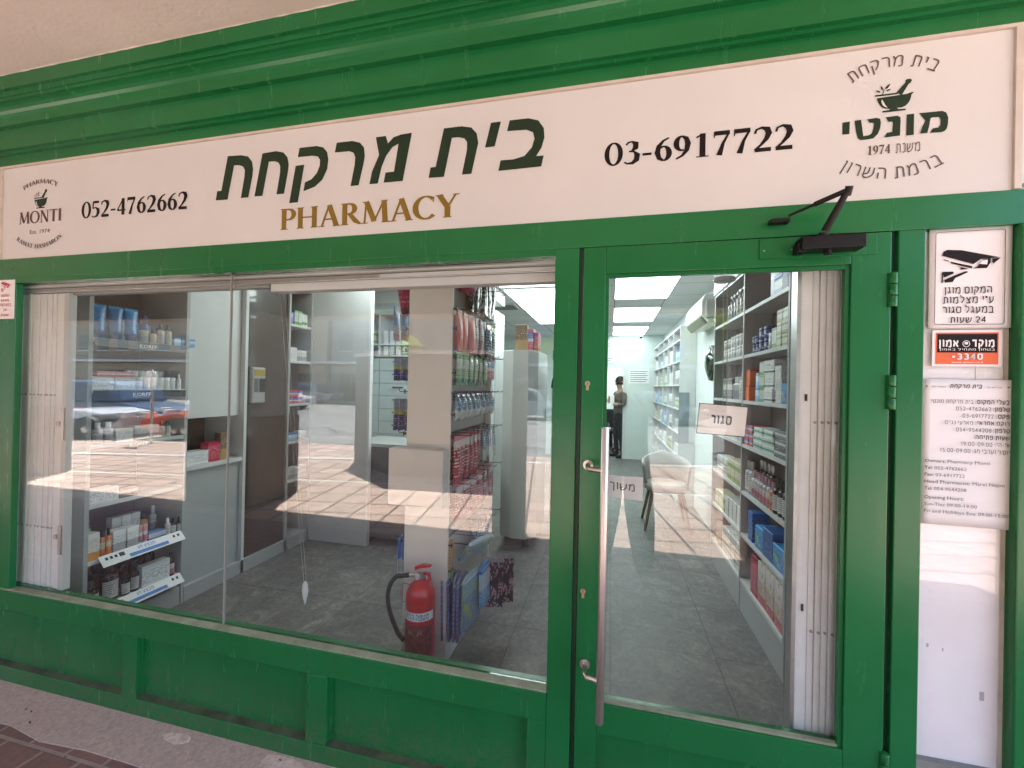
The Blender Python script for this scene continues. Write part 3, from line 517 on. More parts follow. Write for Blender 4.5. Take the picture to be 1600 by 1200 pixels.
# ================================================================== SETTING
def struct(name, mb, m, org=None): return tag(mb.build(name, m, org=org), kind='structure')
g = MB(); g.box(-260, 260, -260, -8.0 - 0.0, -.30, -0.104); struct('ground', g, pbr('far_ground', (0.30, 0.27, 0.23), .9, var=.2, vscale=.3))
struct('pavement', MB().box(-40, 40, -7.4, -0.175, -.2, -0.004), PAVER)
struct('arcade_pavement', MB().box(-14, 4.2, -2.3, -0.172, -.05, 0.0), PAVER2)
cs = MB()
edge = [(-14, -.16)] + [(-14 + i * .23, -.175 - .012 * math.sin(i * 2.1) * math.sin(i * .77) - .022 * random.random()) for i in range(1, 76)] + [(3.2, -.17), (3.2, .05), (-14, .05)]
cs.prism(edge, 2, -.04, .006); struct('concrete_strip', cs, CONC)
rd = random.Random(5); db = MB()
for i in range(46):
    x = rd.uniform(-2.9, -.5); y = rd.uniform(-.55, -.015); z = .0065 if y > -.15 else .0008; a = rd.random() * 6.28; L = rd.uniform(.003, .013); w = L * rd.uniform(.25, .6)
    pts = [(x + math.cos(a) * L, y + math.sin(a) * L), (x - math.sin(a) * w, y + math.cos(a) * w), (x - math.cos(a) * L, y - math.sin(a) * L), (x + math.sin(a) * w * .7, y - math.cos(a) * w * .7)]
    db.prism(pts, 2, z, z + .0015, mat=i % 3)
tag(db.build('debris', [pbr('dark_fleck', (.05, .035, .03), .9), pbr('pale_fleck', (.55, .47, .42), .9), pbr('leaf_fleck', (.10, .07, .03), .9)]), kind='stuff')
for cx_, cy_, r_ in ((-1.74, -.05, .05), (-1.22, -.045, .075)):
    pts = [(cx_ + r_ * (1 + .5 * rd.random()) * math.cos(a * .63), cy_ + r_ * .42 * (1 + .5 * rd.random()) * math.sin(a * .63)) for a in range(10)]
    tag(MB().prism(pts, 2, .0055, .0072).build('mortar_patch', pbr('pale_mortar', (.62, .50, .43), .95, var=.3, vscale=60)), kind='structure')
# street: the kerb runs at a slight angle to the shops
def kerbline(x, off=0.0): return -(4.98 + .236 * (x + 8.07)) + off
kb = MB(); kb.prism([(-40, kerbline(-40) - .15), (40, kerbline(40) - .15), (40, kerbline(40)), (-40, kerbline(-40))], 2, -.2, .006); struct('kerb', kb, KERB)
ws = MB(); ws.prism([(-40, -3.46 - .165 * -32), (40, -3.46 - .165 * 48), (40, -3.40 - .165 * 48), (-40, -3.40 - .165 * -32)], 2, -.1, .001); struct('paving_border', ws, pbr('pale_border_stone', (.62, .58, .52), .8, var=.1))
struct('road', MB().prism([(-90, kerbline(-90) - .15), (-90, -21), (90, -34), (90, kerbline(90) - .15)], 2, -.2, -.10), ASPH)
struct('far_pavement', MB().prism([(-90, -21), (-90, -40), (90, -52), (90, -34)], 2, -.2, .02), pbr('far_paving', (.36, .30, .26), .85, var=.2))
# roof slab over the arcade and shop, the edge beam, side walls
ar = thing('arcade', 'plaster arcade with a low edge beam over the pavement in front of the green shop', 'arcade', (0, -2, 0))
MB().box(-14, 2.45, -3.50, 0.26, 2.885, 3.3).build('soffit', SOFFIT, ar)
MB().box(-14, 2.45, -3.50, -3.15, 2.36, 2.884).build('edge_beam', plaster('beam_plaster', (.34, .30, .26)), ar)
for x0, x1 in ((-13.2, -12.3), (-9.3, -8.4), (-5.06, -4.16), (1.22, 1.86)):
    p = MB().box(x0, x1, -3.40, -2.60, 1.06, 2.36).build('pillar', plaster('pillar_plaster', (.30, .29, .27)), ar, bevel=.015)
    MB().box(x0 - .015, x1 + .015, -3.415, -2.585, 0, 1.06).build('dado', pbr('stone_dado', (.15, .11, .09), .6, var=.3, vscale=9), p, bevel=.01)
BW = plaster('building_wall_plaster', (.42, .37, .32))
MB().lathe([(.175, 0), (.175, 2.36)], 28, (-1.0, -2.72, 0)).build('added_round_pillar', MATS['pillar_plaster'], ar)  # unseen pillar added to keep the paving's reflection off the display column
bw = thing('shop_building', 'pale plaster building whose ground floor holds the green pharmacy front', 'building', (0, 4, 0))
MB().box(-14, -3.32, 0, .25, 0, 2.884).build('wall', BW, bw); MB().box(1.301, 3.7, 0, .25, 0, 2.884).build('wall', BW, bw)
MB().box(-14, 3.7, .262, 12.5, 2.885, 3.25).build('roof', BW, bw)

# ================================================================== SHOPFRONT
sf = thing('shopfront', 'green painted shop window frame with moulded cornice and recessed base panels', 'shopfront', (-1.0, 0, 0))
cor = MB()
prof = [(.0, 2.606), (-.018, 2.606), (-.018, 2.618), (-.034, 2.618), (-.036, 2.712), (-.060, 2.712), (-.060, 2.733)] + [(-.060 - .05 * (1 - math.cos(R(90) * t / 6)), 2.733 + .055 * math.sin(R(90) * t / 6)) for t in range(1, 7)] + [(-.110, 2.800), (-.118, 2.800), (-.118, 2.822), (-.132, 2.822), (-.132, 2.8845), (.0, 2.8845)]
cor.prism(prof, 0, -3.6, 1.30); cor.build('cornice', GREEN, sf)
MB().box(-3.6, 1.30, .0, .05, 2.557, 2.606).build('rail', GREEN, sf)
MB().box(-3.6, 1.30, .0, .06, 1.996, 2.0925).build('rail', GREEN, sf, bevel=.002)
MB().box(-3.6, -.195, .002, .055, 1.972, 1.9955).build('rail', GREEN, sf)
MB().box(-3.6, -2.872, .0, .0295, .455, 1.972).build('post', GREEN, sf, bevel=.003)
MB().box(-.195, -.112, .0, .07, .0, 1.9955).build('mullion', GREEN, sf, bevel=.003)
MB().box(-.1115, -.099, .012, .07, .0, 1.9955).build('mullion_groove', GREEND, sf)
MB().box(.815, .882, .0, .07, .0, 1.9955).build('post', GREEN, sf, bevel=.003)
MB().box(.8005, .8145, .016, .07, .0, 1.9955).build('post_groove', GREEND, sf)
MB().box(1.095, 1.30, -.012, .07, .0, 1.9955).build('post', GREEN, sf, bevel=.004)
MB().box(-3.6, -.195, -.006, .07, .437, .4545).build('sill', GREEN, sf, bevel=.003)
MB().box(-3.6, -.195, -.004, .030, .4548, .461).build('glazing_bead', pbr('pale_putty', (.23, .25, .17), .7, var=.3, vscale=12), sf)  # bottom bead paler and browner than the green frame
# base: rails, stiles and recessed panels
MB().box(-3.6, -.195, .0, .07, .350, .4365).build('base_rail', GREEN, sf, bevel=.003)
MB().box(-3.6, -.195, .0, .07, .0, .077).build('base_rail', GREEN, sf, bevel=.003)
for x0, x1 in ((-3.6, -3.2), (-2.128, -2.042), (-1.160, -1.066), (-.262, -.1955)):
    MB().box(x0, x1, .0, .07, .0775, .3495).build('base_stile', GREEN, sf, bevel=.003)
DIRT = pbr('dusty_ledge', (.05, .07, .035), .85, var=.6, vscale=10)
for x0, x1 in ((-3.2, -2.128), (-2.042, -1.160), (-1.066, -.262)):
    p = MB().box(x0, x1, .030, .07, .0775, .3495).build('base_panel', GREEN, sf)
    MB().prism([(.0302, .0785), (.0302, .0845), (.003, .0785)], 0, x0 + .002, x1 - .002).build('dust_ledge', DIRT, p)
    for a in ((x0, x0 + .012), (x1 - .012, x1)): MB().box(a[0], a[1], .018, .0298, .0866, .3379).build('panel_bead', GREEN, p)
    MB().box(x0 + .001, x1 - .001, .018, .0298, .338, .3495).build('panel_bead', GREEN, p)
rd = random.Random(9); pts = [(-3.6 + i * .035, -.1335, 2.8838) for i in range(140)]
MB().tube(pts, [rd.choice((.0012, .002, .0016, .003, .001)) for _ in pts], 5).build('sealant_line', pbr('old_sealant', (.72, .66, .58), .8), sf)
for x in (-2.9, -1.3, .2): MB().tube([(x, -.0005, 2.04), (x, -.003, 2.04)], .004, 8).build('screw', GREEN, sf)
# window panes: two sheets that meet at a silicone joint
xs = onY(355, 700, .03).x
for a, b in ((-2.874, xs - .001), (xs + .001, -.196)):
    MB().box(a, b, .030, .038, .4615, 1.971).build('glass_pane', GLASS, sf)
MB().box(xs - .0014, xs + .0014, .0285, .0395, .462, 1.971).build('glass_joint', pbr('silicone', (.33, .32, .31), .35), sf)
# fixed side light: white backed panel to the right of the door
wp = MB().box(.8825, 1.0945, .024, .034, .461, 1.9945).build('side_panel', WHITEP, sf)
MB().box(.8825, 1.0945, .0165, .0215, .461, 1.9945).build('glass_pane', GLASSC, sf)
MB().box(1.084, 1.0945, .0216, .0239, .461, 1.9945).build('edge_strip', pbr('yellowed_edge', (.62, .57, .48), .5, var=.2, vscale=9), wp)
for px_, py_, a_, b_ in ((1449, 1008, 3, 6), (1473, 1015, 2, 5), (1534, 1088, 6, 14), (1566, 1178, 12, 4)):
    p = onY(px_, py_, .0235); MB().box(p.x - a_ * .0009, p.x + a_ * .0009, .0233, .0238, p.z - b_ * .0009, p.z + b_ * .0009).build('scuff_mark', pbr('scuff_grey', (.45, .44, .44), .8), wp)
MB().box(.8825, 1.0945, .004, .07, .35, .4605).build('base_rail', pbr('grey_sill', (.20, .21, .19), .6, var=.2), sf)
MB().box(.8825, 1.0945, .012, .07, .0, .3495).build('base_panel', GREEN, sf)
MB().box(1.02, 1.04, .0226, .0238, 1.55, 1.60).build('tape_residue', PAPER, wp)

# fascia sign -----------------------------------------------------------
SY = .004
sg = thing('fascia_sign', 'long white shop sign with green, black and gold lettering above the window', 'sign', (-.95, SY, 2.093))
MB().box(-2.985, 1.082, SY, SY + .02, 2.0935, 2.546).build('sign_board', SIGNB, sg)
tr = MB().box(-2.985, 1.099, -.004, .0235, 2.5465, 2.5562); tr.box(1.0825, 1.099, -.004, .0235, 2.0935, 2.5465); tr.box(-3.0, -2.9855, -.004, .0235, 2.0935, 2.5562)
tr.build('sign_trim', pbr('cream_trim', (.56, .50, .44), .4, var=.12, vscale=9), sg)
def lettering(mat, fnlist, name='lettering', parent=sg):
    t = Text()
    for f in fnlist: f(t)
    return t.mb.build(name, mat, parent)
def traced(glyphs, ox, oz, k):                # letter outlines, each in zoomed photo pixels, laid on the sign plane
    def f(t):
        for gl in glyphs:
            c = []
            for i in range(len(gl)):
                p = onY(ox + gl[i][0] / k, oz + gl[i][1] / k, SY); c.append((p.x, p.z))
            t.poly(c, face_y(SY))
    return f
BIG = [[(22,395),(29,352),(48,351),(78,190),(140,186),(172,192),(190,215),(195,250),(191,285),(173,381),(138,384),(155,285),(157,255),(148,238),(130,232),(107,233),(77,391)],
 [(201,377),(238,178),(300,167),(335,173),(354,195),(360,230),(355,270),(338,364),(303,367),(320,265),(320,235),(312,220),(295,214),(268,216),(238,374)],
 [(402,195),(410,152),(490,143),(520,150),(538,172),(543,205),(538,250),(515,300),(480,332),(428,353),(435,312),(465,297),(490,268),(503,235),(505,208),(495,192),(470,188)], [(362,408),(392,235),(432,230),(402,404)],
 [(573,174),(582,128),(655,120),(690,128),(708,150),(712,190),(705,230),(683,325),(646,329),(665,230),(668,195),(660,175),(640,168)],
 [(733,320),(745,262),(778,185),(763,103),(809,97),(819,132),(845,103),(880,90),(930,82),(887,305),(799,313),(808,266),(847,262),(868,133),(840,148),(810,190),(790,240),(772,317)],
 [(1007,291),(1016,243),(1040,240),(1078,62),(1160,52),(1205,58),(1230,85),(1237,130),(1205,272),(1161,276),(1185,160),(1185,125),(1172,108),(1145,103),(1115,106),(1078,286)],
 [(1268,151),(1296,36),(1342,30),(1313,145)],
 [(1370,75),(1382,25),(1470,15),(1515,25),(1540,60),(1543,105),(1530,150),(1505,190),(1540,187),(1528,238),(1330,259),(1340,210),(1400,205),(1450,190),(1485,150),(1497,110),(1490,80),(1460,68)]]
lettering(INKD, [traced(BIG, 330, 180, 2.963)], 'hebrew_lettering')
lettering(INKG, [lambda t: put_px(t, 'PHARMACY', (437.5, 359.5), (716, 339), (438.5, 327), SY, face='ser', gap=.02)], 'gold_lettering')
lettering(INKB, [lambda t: put_px(t, '052-4762662', (128, 341), (294, 326.5), (133, 315.5), SY, face='ser', gap=.02)], 'phone_number')
lettering(INKB, [lambda t: put_px(t, '03-6917722', (945, 260), (1241, 232), (954, 224), SY, face='ser', gap=.02)], 'phone_number')
lettering(INKR, [lambda t: put_px(t, 'MONTI', (30, 350.5), (97, 345), (31.5, 332), SY, face='ser', gap=.02)], 'name_lettering')
MON = [[(150,640),(215,630),(210,742),(148,748)],
 [(258,622),(315,615),(335,760),(385,752),(410,735),(425,690),(430,650),(420,640),(390,642),(370,610),(450,597),(485,605),(492,640),(485,690),(465,740),(425,780),(370,790),(310,797),(285,780),(270,720)],
 [(535,592),(640,578),(665,590),(668,620),(662,755),(520,773),(545,730),(595,722),(600,640),(590,630),(560,633)], [(722,567),(788,560),(785,748),(718,755)],
 [(835,555),(1040,535),(1075,550),(1092,590),(1090,650),(1080,690),(1060,715),(1030,725),(930,730),(955,690),(1005,683),(1022,660),(1025,610),(1012,590),(960,592),(935,600),(920,680),(905,732),(840,738),(860,680),(888,620),(870,600)]]
lettering(INKD, [traced(MON, 1290, 80, 5.714)], 'name_lettering')
def _est(t):
    a, b = onY(47, 366, SY), onY(78, 363, SY); sans(t, 'Est. 1974', face_y(SY), a.x, a.z, .020, width=b.x - a.x)
lettering(INKR, [_est], 'small_lettering')
def _mesh74(t):
    a, b = onY(1354, 243, SY), onY(1440, 236.5, SY); w = b.x - a.x
    put(t, '1974', face_y(SY), a.x, a.x + w * .44, a.z, .027, face='ser')
def _since(t):
    a, b = onY(1354, 243, SY), onY(1440, 236.5, SY); w = b.x - a.x; put(t, vis('משנת'), face_y(SY), a.x + w * .53, b.x, a.z, .025, weight=.13)
lettering(INKR, [_mesh74], 'small_lettering'); lettering(INKR, [_since], 'small_lettering')
def arc_px(txt, l, m, r, up, face, h, weight=.12, gap=0.0, zs=0.0):
    a, b, c = onY(*l, SY), onY(*m, SY), onY(*r, SY); hw = (c.x - a.x) / 2; sag = max(.006, abs(b.z - (a.z + c.z) / 2)); rad = (hw * hw + sag * sag) / (2 * sag); ang = math.asin(min(.99, hw / rad))
    def f(t):
        um = (a.x + c.x) / 2; half = ang * rad
        put(t, txt, face_y(SY), um - half, um + half, b.z + zs, h, face=face, weight=weight, arc=(rad, 1 if up else -1), gap=gap) if up else put_low(t, txt, um, half, b.z, rad, h, face, weight, gap)
    return f
def put_low(t, txt, um, half, zc, rad, h, face, weight, gap):
    lay, wd = layout(txt, face, weight, gap); sx = 2 * half / wd
    for ribs, x in lay:
        for L, Rr in ribs:
            def gfn(p, q, e, x=x):
                th = ((x + p) * sx - half) / rad; rr = rad - q * h
                return (um + math.sin(th) * rr, SY - .0012 - e, zc + rad - math.cos(th) * rr)
            t.quadstrip(L, Rr, gfn)
lettering(INKR, [arc_px('PHARMACY', (38, 298), (62, 287), (90, 292), True, 'ser', .021)], 'small_lettering')
lettering(INKGR, [arc_px('RAMAT HASHARON', (26, 376), (62, 388), (98, 369), False, 'ser', .021)], 'small_lettering')
lettering(INKR, [arc_px(vis('בית מרקחת'), (1331, 130), (1398, 104), (1464, 113), True, 'heb', .030, .13)], 'small_lettering')
lettering(INKGR, [arc_px(vis('ברמת השרון'), (1312, 269), (1392, 279), (1479, 249), False, 'heb', .031, .13)], 'small_lettering')
def mortar(t, px, py, pw):                   # bowl with pestle and sprig; (px,py) = middle of its foot in the photo, pw = rim width
    o = onY(px, py, SY); s = (onY(px + pw / 2, py, SY).x - onY(px - pw / 2, py, SY).x) / 2.0; f0 = face_y(SY)
    fn = lambda u, v, e: f0(o.x + u * s, o.z + v * s, e)
    bowl = bez((-.92, .92), (-.75, .2), (-.28, .2), 8) + bez((.38, .2), (.8, .3), (.86, .92), 8) + [(.98, 1.02), (.90, 1.06), (.6, .98)]
    t.poly(bowl, fn); t.poly([(-1, 1.02), (.15, 1.02), (.15, 1.12), (-1, 1.12)], fn); t.poly([(-.62, .0), (.58, .0), (.58, .10), (.2, .12), (.1, .24), (-.2, .24), (-.24, .12), (-.62, .1)], fn)
    L, Rr = ribbon([(.22, 1.03), (.62, 1.62), (.70, 1.74)], [.34, .2, .34]); t.quadstrip(L, Rr, fn); t.poly([(.70 + .17 * math.cos(a / 10 * 6.283), 1.76 + .12 * math.sin(a / 10 * 6.283)) for a in range(10)], fn)
    L, Rr = ribbon([(-.62, 1.1), (-.55, 1.4)], .05); t.quadstrip(L, Rr, fn)
    for cx, cz, an, ln in ((-.85, 1.32, 150, .3), (-.66, 1.50, 110, .32), (-.36, 1.56, 52, .42), (-.32, 1.34, 20, .3)):
        ca, sa = math.cos(R(an)), math.sin(R(an)); t.poly([(cx + ca * ln * .5 * x - sa * ln * .2 * y, cz + sa * ln * .5 * x + ca * ln * .2 * y) for x, y in ((-1, 0), (-.4, -.8), (.3, -.7), (1, 0), (.3, .7), (-.4, .8))], fn)
lettering(INKD, [lambda t: mortar(t, 64, 325.5, 22)], 'emblem'); lettering(INKD, [lambda t: mortar(t, 1397, 174.5, 61)], 'emblem')
def glint(t, px, py, pw):
    o = onY(px, py, SY); s = (onY(px + pw / 2, py, SY).x - onY(px - pw / 2, py, SY).x) / 2.0
    t.quadstrip(*ribbon(bez((-.66, .78), (-.6, .4), (-.36, .28), 6), [.03, .1, .13, .12, .09, .06, .02]), lambda u, v, e: (o.x + u * s, SY - .0022 - e, o.z + v * s))
lettering(SIGNB, [lambda t: glint(t, 64, 325.5, 22)], 'emblem_highlight'); lettering(SIGNB, [lambda t: glint(t, 1397, 174.5, 61)], 'emblem_highlight')

# door --------------------------------------------------------------------
DY = -.004
dr = thing('shop_door', 'green glazed shop door with a long steel pull bar, standing shut', 'door', (.35, 0, 0))
lf = MB().box(-.0965, -.0215, DY, .05, .02, 1.9925); lf.box(.6945, .7965, DY, .05, .02, 1.9925); lf.box(-.0215, .6945, DY, .05, 1.901, 1.9925); lf.box(-.0215, .6945, DY, .05, .352, .452); lf.box(-.0215, .6945, DY, .05, .02, .085)
lf.build('door_leaf', GREEN, dr, bevel=.0025)
pn = MB().box(-.0213, .6943, .022, .045, .0852, .3518).build('door_panel', GREEN, dr)
MB().box(-.0213, -.009, .008, .0215, .0852, .3518).build('panel_bead', GREEN, pn); MB().box(-.0088, .6943, .008, .0215, .340, .3518).build('panel_bead', GREEN, pn)
gb = MB().box(-.0213, -.010, .004, .019, .4522, 1.9008); gb.box(.683, .6943, .004, .019, .4522, 1.9008); gb.box(-.0098, .6828, .004, .019, 1.889, 1.9008)
gb.build('glazing_bead', GREEN, dr)
MB().box(-.0098, .6828, .004, .019, .4522, .4605).build('glazing_bead', MATS['pale_putty'], dr)
MB().box(-.0095, .6825, .022, .029, .4525, 1.8885).build('glass_pane', GLASSD, dr)
MB().box(.445, .757, DY - .004, DY - .0002, 1.927, 1.9885).build('cover_plate', GREEN, dr, bevel=.001)
# pull handle
HY = -.075
ha, hb = onY(943.5, 668, HY), onY(938.5, 1130, HY)
hx = (ha.x + hb.x) / 2
hd = MB().lathe([(.0128, hb.z), (.0135, hb.z + .002), (.0135, ha.z - .002), (.0128, ha.z)], 20, (hx, HY, 0)).build('pull_handle', STEEL, dr)
for px, py in ((919, 726), (914, 1036)):
    p = onY(px, py, DY); m = MB()
    m.tube([(p.x, DY - .0005, p.z), (p.x, DY - .008, p.z)], .017, 18); m.tube([(p.x, DY - .008, p.z), (p.x + .002, HY + .022, p.z), (p.x + .008, HY + .006, p.z - .002), (hx - .005, HY, p.z - .004)], .0085, 12)
    m.build('handle_bracket', STEEL, hd)
for px, py in ((918, 602), (911, 926)):
    p = onY(px, py, DY); m = MB(); m.tube([(p.x, DY - .0005, p.z + .006), (p.x, DY - .004, p.z + .006)], .0088, 14); m.box(p.x - .0045, p.x + .0045, DY - .0035, DY - .0005, p.z - .017, p.z + .002)
    k = m.build('lock_cylinder', BRASS, dr); MB().box(p.x - .001, p.x + .001, DY - .0045, DY - .0036, p.z + .0, p.z + .011).build('key_slot', BLACK, k)
for z in (1.82, 1.52, .42):
    m = MB()
    for i in range(3): m.lathe([(.0095, z - .05 + i * .034), (.0108, z - .048 + i * .034), (.0108, z - .02 + i * .034), (.0095, z - .018 + i * .034)], 12, (.799, -.008, 0))
    m.box(.787, .7965, -.0075, -.0045, z - .05, z + .05); m.build('hinge', GREEN, dr)
# closer
cl = MB(); a, b = onY(1246, 390, -.03), onY(1345, 372, -.03); cz = (a.z + b.z) / 2 - .004
cl.box(a.x, b.x, -.062, -.0085, cz - .017, cz + .021).box(a.x - .006, a.x + .02, -.045, -.0085, cz - .021, cz + .008); cl.tube([(a.x + .075, -.04, cz - .0172), (a.x + .075, -.04, cz - .030)], .010, 12)
clo = cl.build('door_closer', BLACKM, dr, bevel=.003)
px_ = onY(1290, 358, -.045); el = onY(1326, 296, -.10); ft = onY(1203, 348, -.012)
ar1 = MB(); ar1.tube([(px_.x - .004, -.04, cz + .0212), (px_.x - .004, -.045, cz + .034)], .013, 12); ar1.tube([(px_.x - .004, -.05, cz + .036), tuple(el - Vector((.004, 0, .006)))], [.010, .0085], 6); ar1.tube([tuple(el + Vector((0, .008, -.014))), tuple(el + Vector((0, -.004, .008)))], .0095, 12)
ar1.build('closer_arm', BLACKM, clo)
ar2 = MB(); fx = onY(1232, 337, -.03); ar2.tube([tuple(el), tuple(el.lerp(fx, .55)), tuple(el.lerp(fx, .56)), tuple(fx)], [.0075, .0075, .0045, .0045], 8); ar2.box(ft.x - .002, fx.x + .006, -.03, -.0005, ft.z - .006, ft.z + .006)
ar2.build('closer_rod', BLACKM, clo, bevel=.001)
for dx, dz in ((.004, .002), (.004, -.014)): MB().tube([(a.x + dx - .002, -.0452, cz + dz), (a.x + dx - .002, -.047, cz + dz)], .003, 10).build('screw', STEEL, clo)
for px, py in ((1194, 392), (1237, 390), (1339, 384)):
    p = onY(px, py, DY - .004); MB().tube([(p.x, DY - .0042, p.z), (p.x, DY - .0055, p.z)], .0025, 8).build('screw', STEEL, dr)

# signs stuck to the front ------------------------------------------------------
def warp_sheet(x0, x1, z0, z1, y, mat, name, parent=None, th=.0012, amp=.0025, nx=10, nz=14, sd=1):
    rnd = random.Random(sd); ph = [rnd.random() * 6 for _ in range(4)]; v = []; f = []
    for j in range(nz + 1):
        for i in range(nx + 1):
            s, t = i / nx, j / nz; d = amp * (.5 + .5 * math.sin(s * 4 + ph[0]) * math.sin(t * 5 + ph[1]))
            v.append((x0 + (x1 - x0) * s, y - d * .5, z0 + (z1 - z0) * t))
    n = len(v); v += [(a, b + th, c) for a, b, c in v]
    for j in range(nz):
        for i in range(nx):
            q = j * (nx + 1) + i; f += [(q, q + 1, q + nx + 2, q + nx + 1), (n + q, n + q + nx + 1, n + q + nx + 2, n + q + 1)]
    ring = [i for i in range(nx + 1)] + [(j + 1) * (nx + 1) - 1 for j in range(1, nz + 1)] + [nz * (nx + 1) + i for i in range(nx - 1, -1, -1)] + [j * (nx + 1) for j in range(nz - 1, 0, -1)]
    for i in range(len(ring)): a_, b_ = ring[i], ring[(i + 1) % len(ring)]; f.append((a_, n + a_, n + b_, b_))
    m = MB(); m.add(v, f, 0, True); return m
def camera_icon(t, fn):                      # unit box 0..1 wide, 0..0.75 high
    for pl in ([(.04, .70), (.10, .74), (.34, .72), (.98, .54), (.66, .52), (.54, .42), (.02, .62)],
               [(.53, .33), (.60, .36), (.70, .51), (.82, .53), (.82, .44), (.76, .33)], [(.85, .52), (.98, .53), (.86, .41)],
               [(.16, .49), (.52, .38), (.52, .33), (.17, .45)], [(.04, .55), (.13, .51), (.13, .49), (.04, .53)], [(.26, .39), (.42, .34), (.46, .32), (.32, .31), (.34, .35)],
               [(.03, .28), (.20, .28), (.22, .24), (.06, .16), (.04, .2)], [(.02, .27), (.035, .27), (.035, .05), (.01, .05)], [(.07, .05), (.20, .06), (.24, .14), (.46, .26), (.42, .28), (.24, .2), (.06, .11)]): t.poly(pl, fn)
A, B = onY(1453, 358, .012), onY(1580, 512, .012)
cs_ = thing('camera_sign', 'white sign with a black surveillance camera picture and Hebrew text, right of the door', 'sign', (A.x, .012, B.z))
warp_sheet(A.x, B.x, B.z, A.z, .013, PAPER, 'sheet', amp=.002).build('sheet', PAPER, cs_)
CY = .0112
def brd(t, x0, x1, z0, z1, r, w, y):
    pts = []
    for cx, cz, a0 in ((x1 - r, z1 - r, 0), (x0 + r, z1 - r, 90), (x0 + r, z0 + r, 180), (x1 - r, z0 + r, 270)):
        pts += [(cx + r * math.cos(R(a0 + k * 18)), cz + r * math.sin(R(a0 + k * 18))) for k in range(6)]
    pts.append(pts[0]); t.quadstrip(*ribbon(pts, w), face_y(y))
W, HH = B.x - A.x, A.z - B.z
t = Text(); brd(t, A.x + W * .07, B.x - W * .09, B.z + HH * .035, A.z - HH * .04, .006, .0013, CY)
camera_icon(t, lambda u, v, e: face_y(CY)(A.x + W * .14 + u * W * .73, A.z - HH * .57 + v * W * .73 * .97, e))
for i, s in enumerate(('המקום מוגן', 'ע״י מצלמות', 'במעגל סגור')):
    put(t, vis(s), face_y(CY), A.x + W * (.19, .17, .17)[i], A.x + W * (.78, .80, .80)[i], A.z - HH * (.655, .752, .850)[i], HH * .058, weight=.17)
put(t, vis('24 שעות'), face_y(CY), A.x + W * .26, A.x + W * .71, A.z - HH * .945, HH * .05, weight=.17)
t.mb.build('lettering', INKB, cs_); t = Text(); t.poly([(.63, .42), (.68, .49), (.77, .50), (.76, .40)], lambda u, v, e: (A.x + W * .14 + u * W * .73, CY - .0022 - e, A.z - HH * .57 + v * W * .73 * .97)); t.mb.build('lens_highlight', PAPER, cs_)
# orange and black alarm sticker
A, B = onY(1457, 516, .015), onY(1565, 573, .015); W, HH = B.x - A.x, A.z - B.z
st = thing('alarm_sticker', 'orange and black alarm company sticker below the camera sign', 'sticker', (A.x, .015, B.z))
MB().box(A.x, B.x, .015, .0165, B.z, A.z).build('sheet', PAPER, st)
MB().box(A.x + W * .05, B.x - W * .05, .0142, .0149, B.z + HH * .06, A.z - HH * .07).build('orange_field', ORANGE, st)
MB().box(A.x + W * .07, B.x - W * .07, .0134, .0141, B.z + HH * .38, A.z - HH * .11).build('black_field', INKB, st)
t = Text(); f_ = face_y(.0135); put(t, vis('מוקד'), f_, A.x + W * .57, A.x + W * .91, A.z - HH * .46, HH * .17, weight=.27); put(t, vis('אמון'), f_, A.x + W * .09, A.x + W * .40, A.z - HH * .46, HH * .17, weight=.27)
put(t, vis('בטחון מתחיל באמון'), f_, A.x + W * .1, A.x + W * .9, A.z - HH * .565, HH * .05, weight=.16)
t.mb.build('company_name', INKW, st); t = Text(); t.quadstrip(*ribbon([(A.x + W * .485 + W * .05 * math.cos(a / 12 * 6.283), A.z - HH * .38 + W * .055 * math.sin(a / 12 * 6.283)) for a in range(13)], .0016), f_); t.poly([(A.x + W * .46, A.z - HH * .40), (A.x + W * .51, A.z - HH * .40), (A.x + W * .51, A.z - HH * .33), (A.x + W * .46, A.z - HH * .33)], f_)
t.mb.build('emblem', INKW, st); t = Text(); put(t, '*3340', f_, A.x + W * .28, A.x + W * .75, A.z - HH * .80, HH * .13, weight=.24); t.mb.build('phone_number', INKW, st); t = Text(); sans(t, 'www.emon.co.il', f_, A.x + W * .5, A.z - HH * .91, HH * .055, width=W * .45, align='c'); t.mb.build('lettering', INKW, st)
# notice with owner and opening hours
A, B = onY(1443, 592, .012), onY(1583, 829, .012); A2 = onY(1440, 822, .012); W, HH = B.x - A.x, A.z - B.z
no = thing('notice_sheet', 'white notice sheet with owner, phone numbers and opening hours in two languages', 'notice', (A.x, .012, B.z))
warp_sheet(A.x - .001, B.x, B.z, A.z, .0125, PAPER, 'sheet', amp=.0015, sd=4).build('sheet', PAPER, no)
t = Text(); f_ = face_y(.0112)
put(t, vis('בית מרקחת'), f_, A.x + W * .29, A.x + W * .65, A.z - HH * .058, HH * .022, weight=.22, slant=.15)
for a_, b_ in ((.09, .25), (.70, .85)): put(t, '03-6917722' if a_ > .5 else '052-4762662', f_, A.x + W * a_, A.x + W * b_, A.z - HH * .056, HH * .008, weight=.18)
for a_ in (.03, .92): t.poly([(A.x + W * (a_ - .015), A.z - HH * .045), (A.x + W * (a_ + .02), A.z - HH * .045), (A.x + W * a_, A.z - HH * .056)], f_)
heb = [('בעלי המקום:', 'בית מרקחת מונטי'), ('טלפון:', '052-4762662'), ('פקס:', '03-6917722'), ('רוקח אחראי:', 'מארעי נג׳ים'), ('טלפון:', '054-9544208'), ('שעות פתיחה:', ''), ('א׳-ה׳:', '19:00-09:00'), ('יום ו׳ וערבי חג:', '15:00-09:00')]
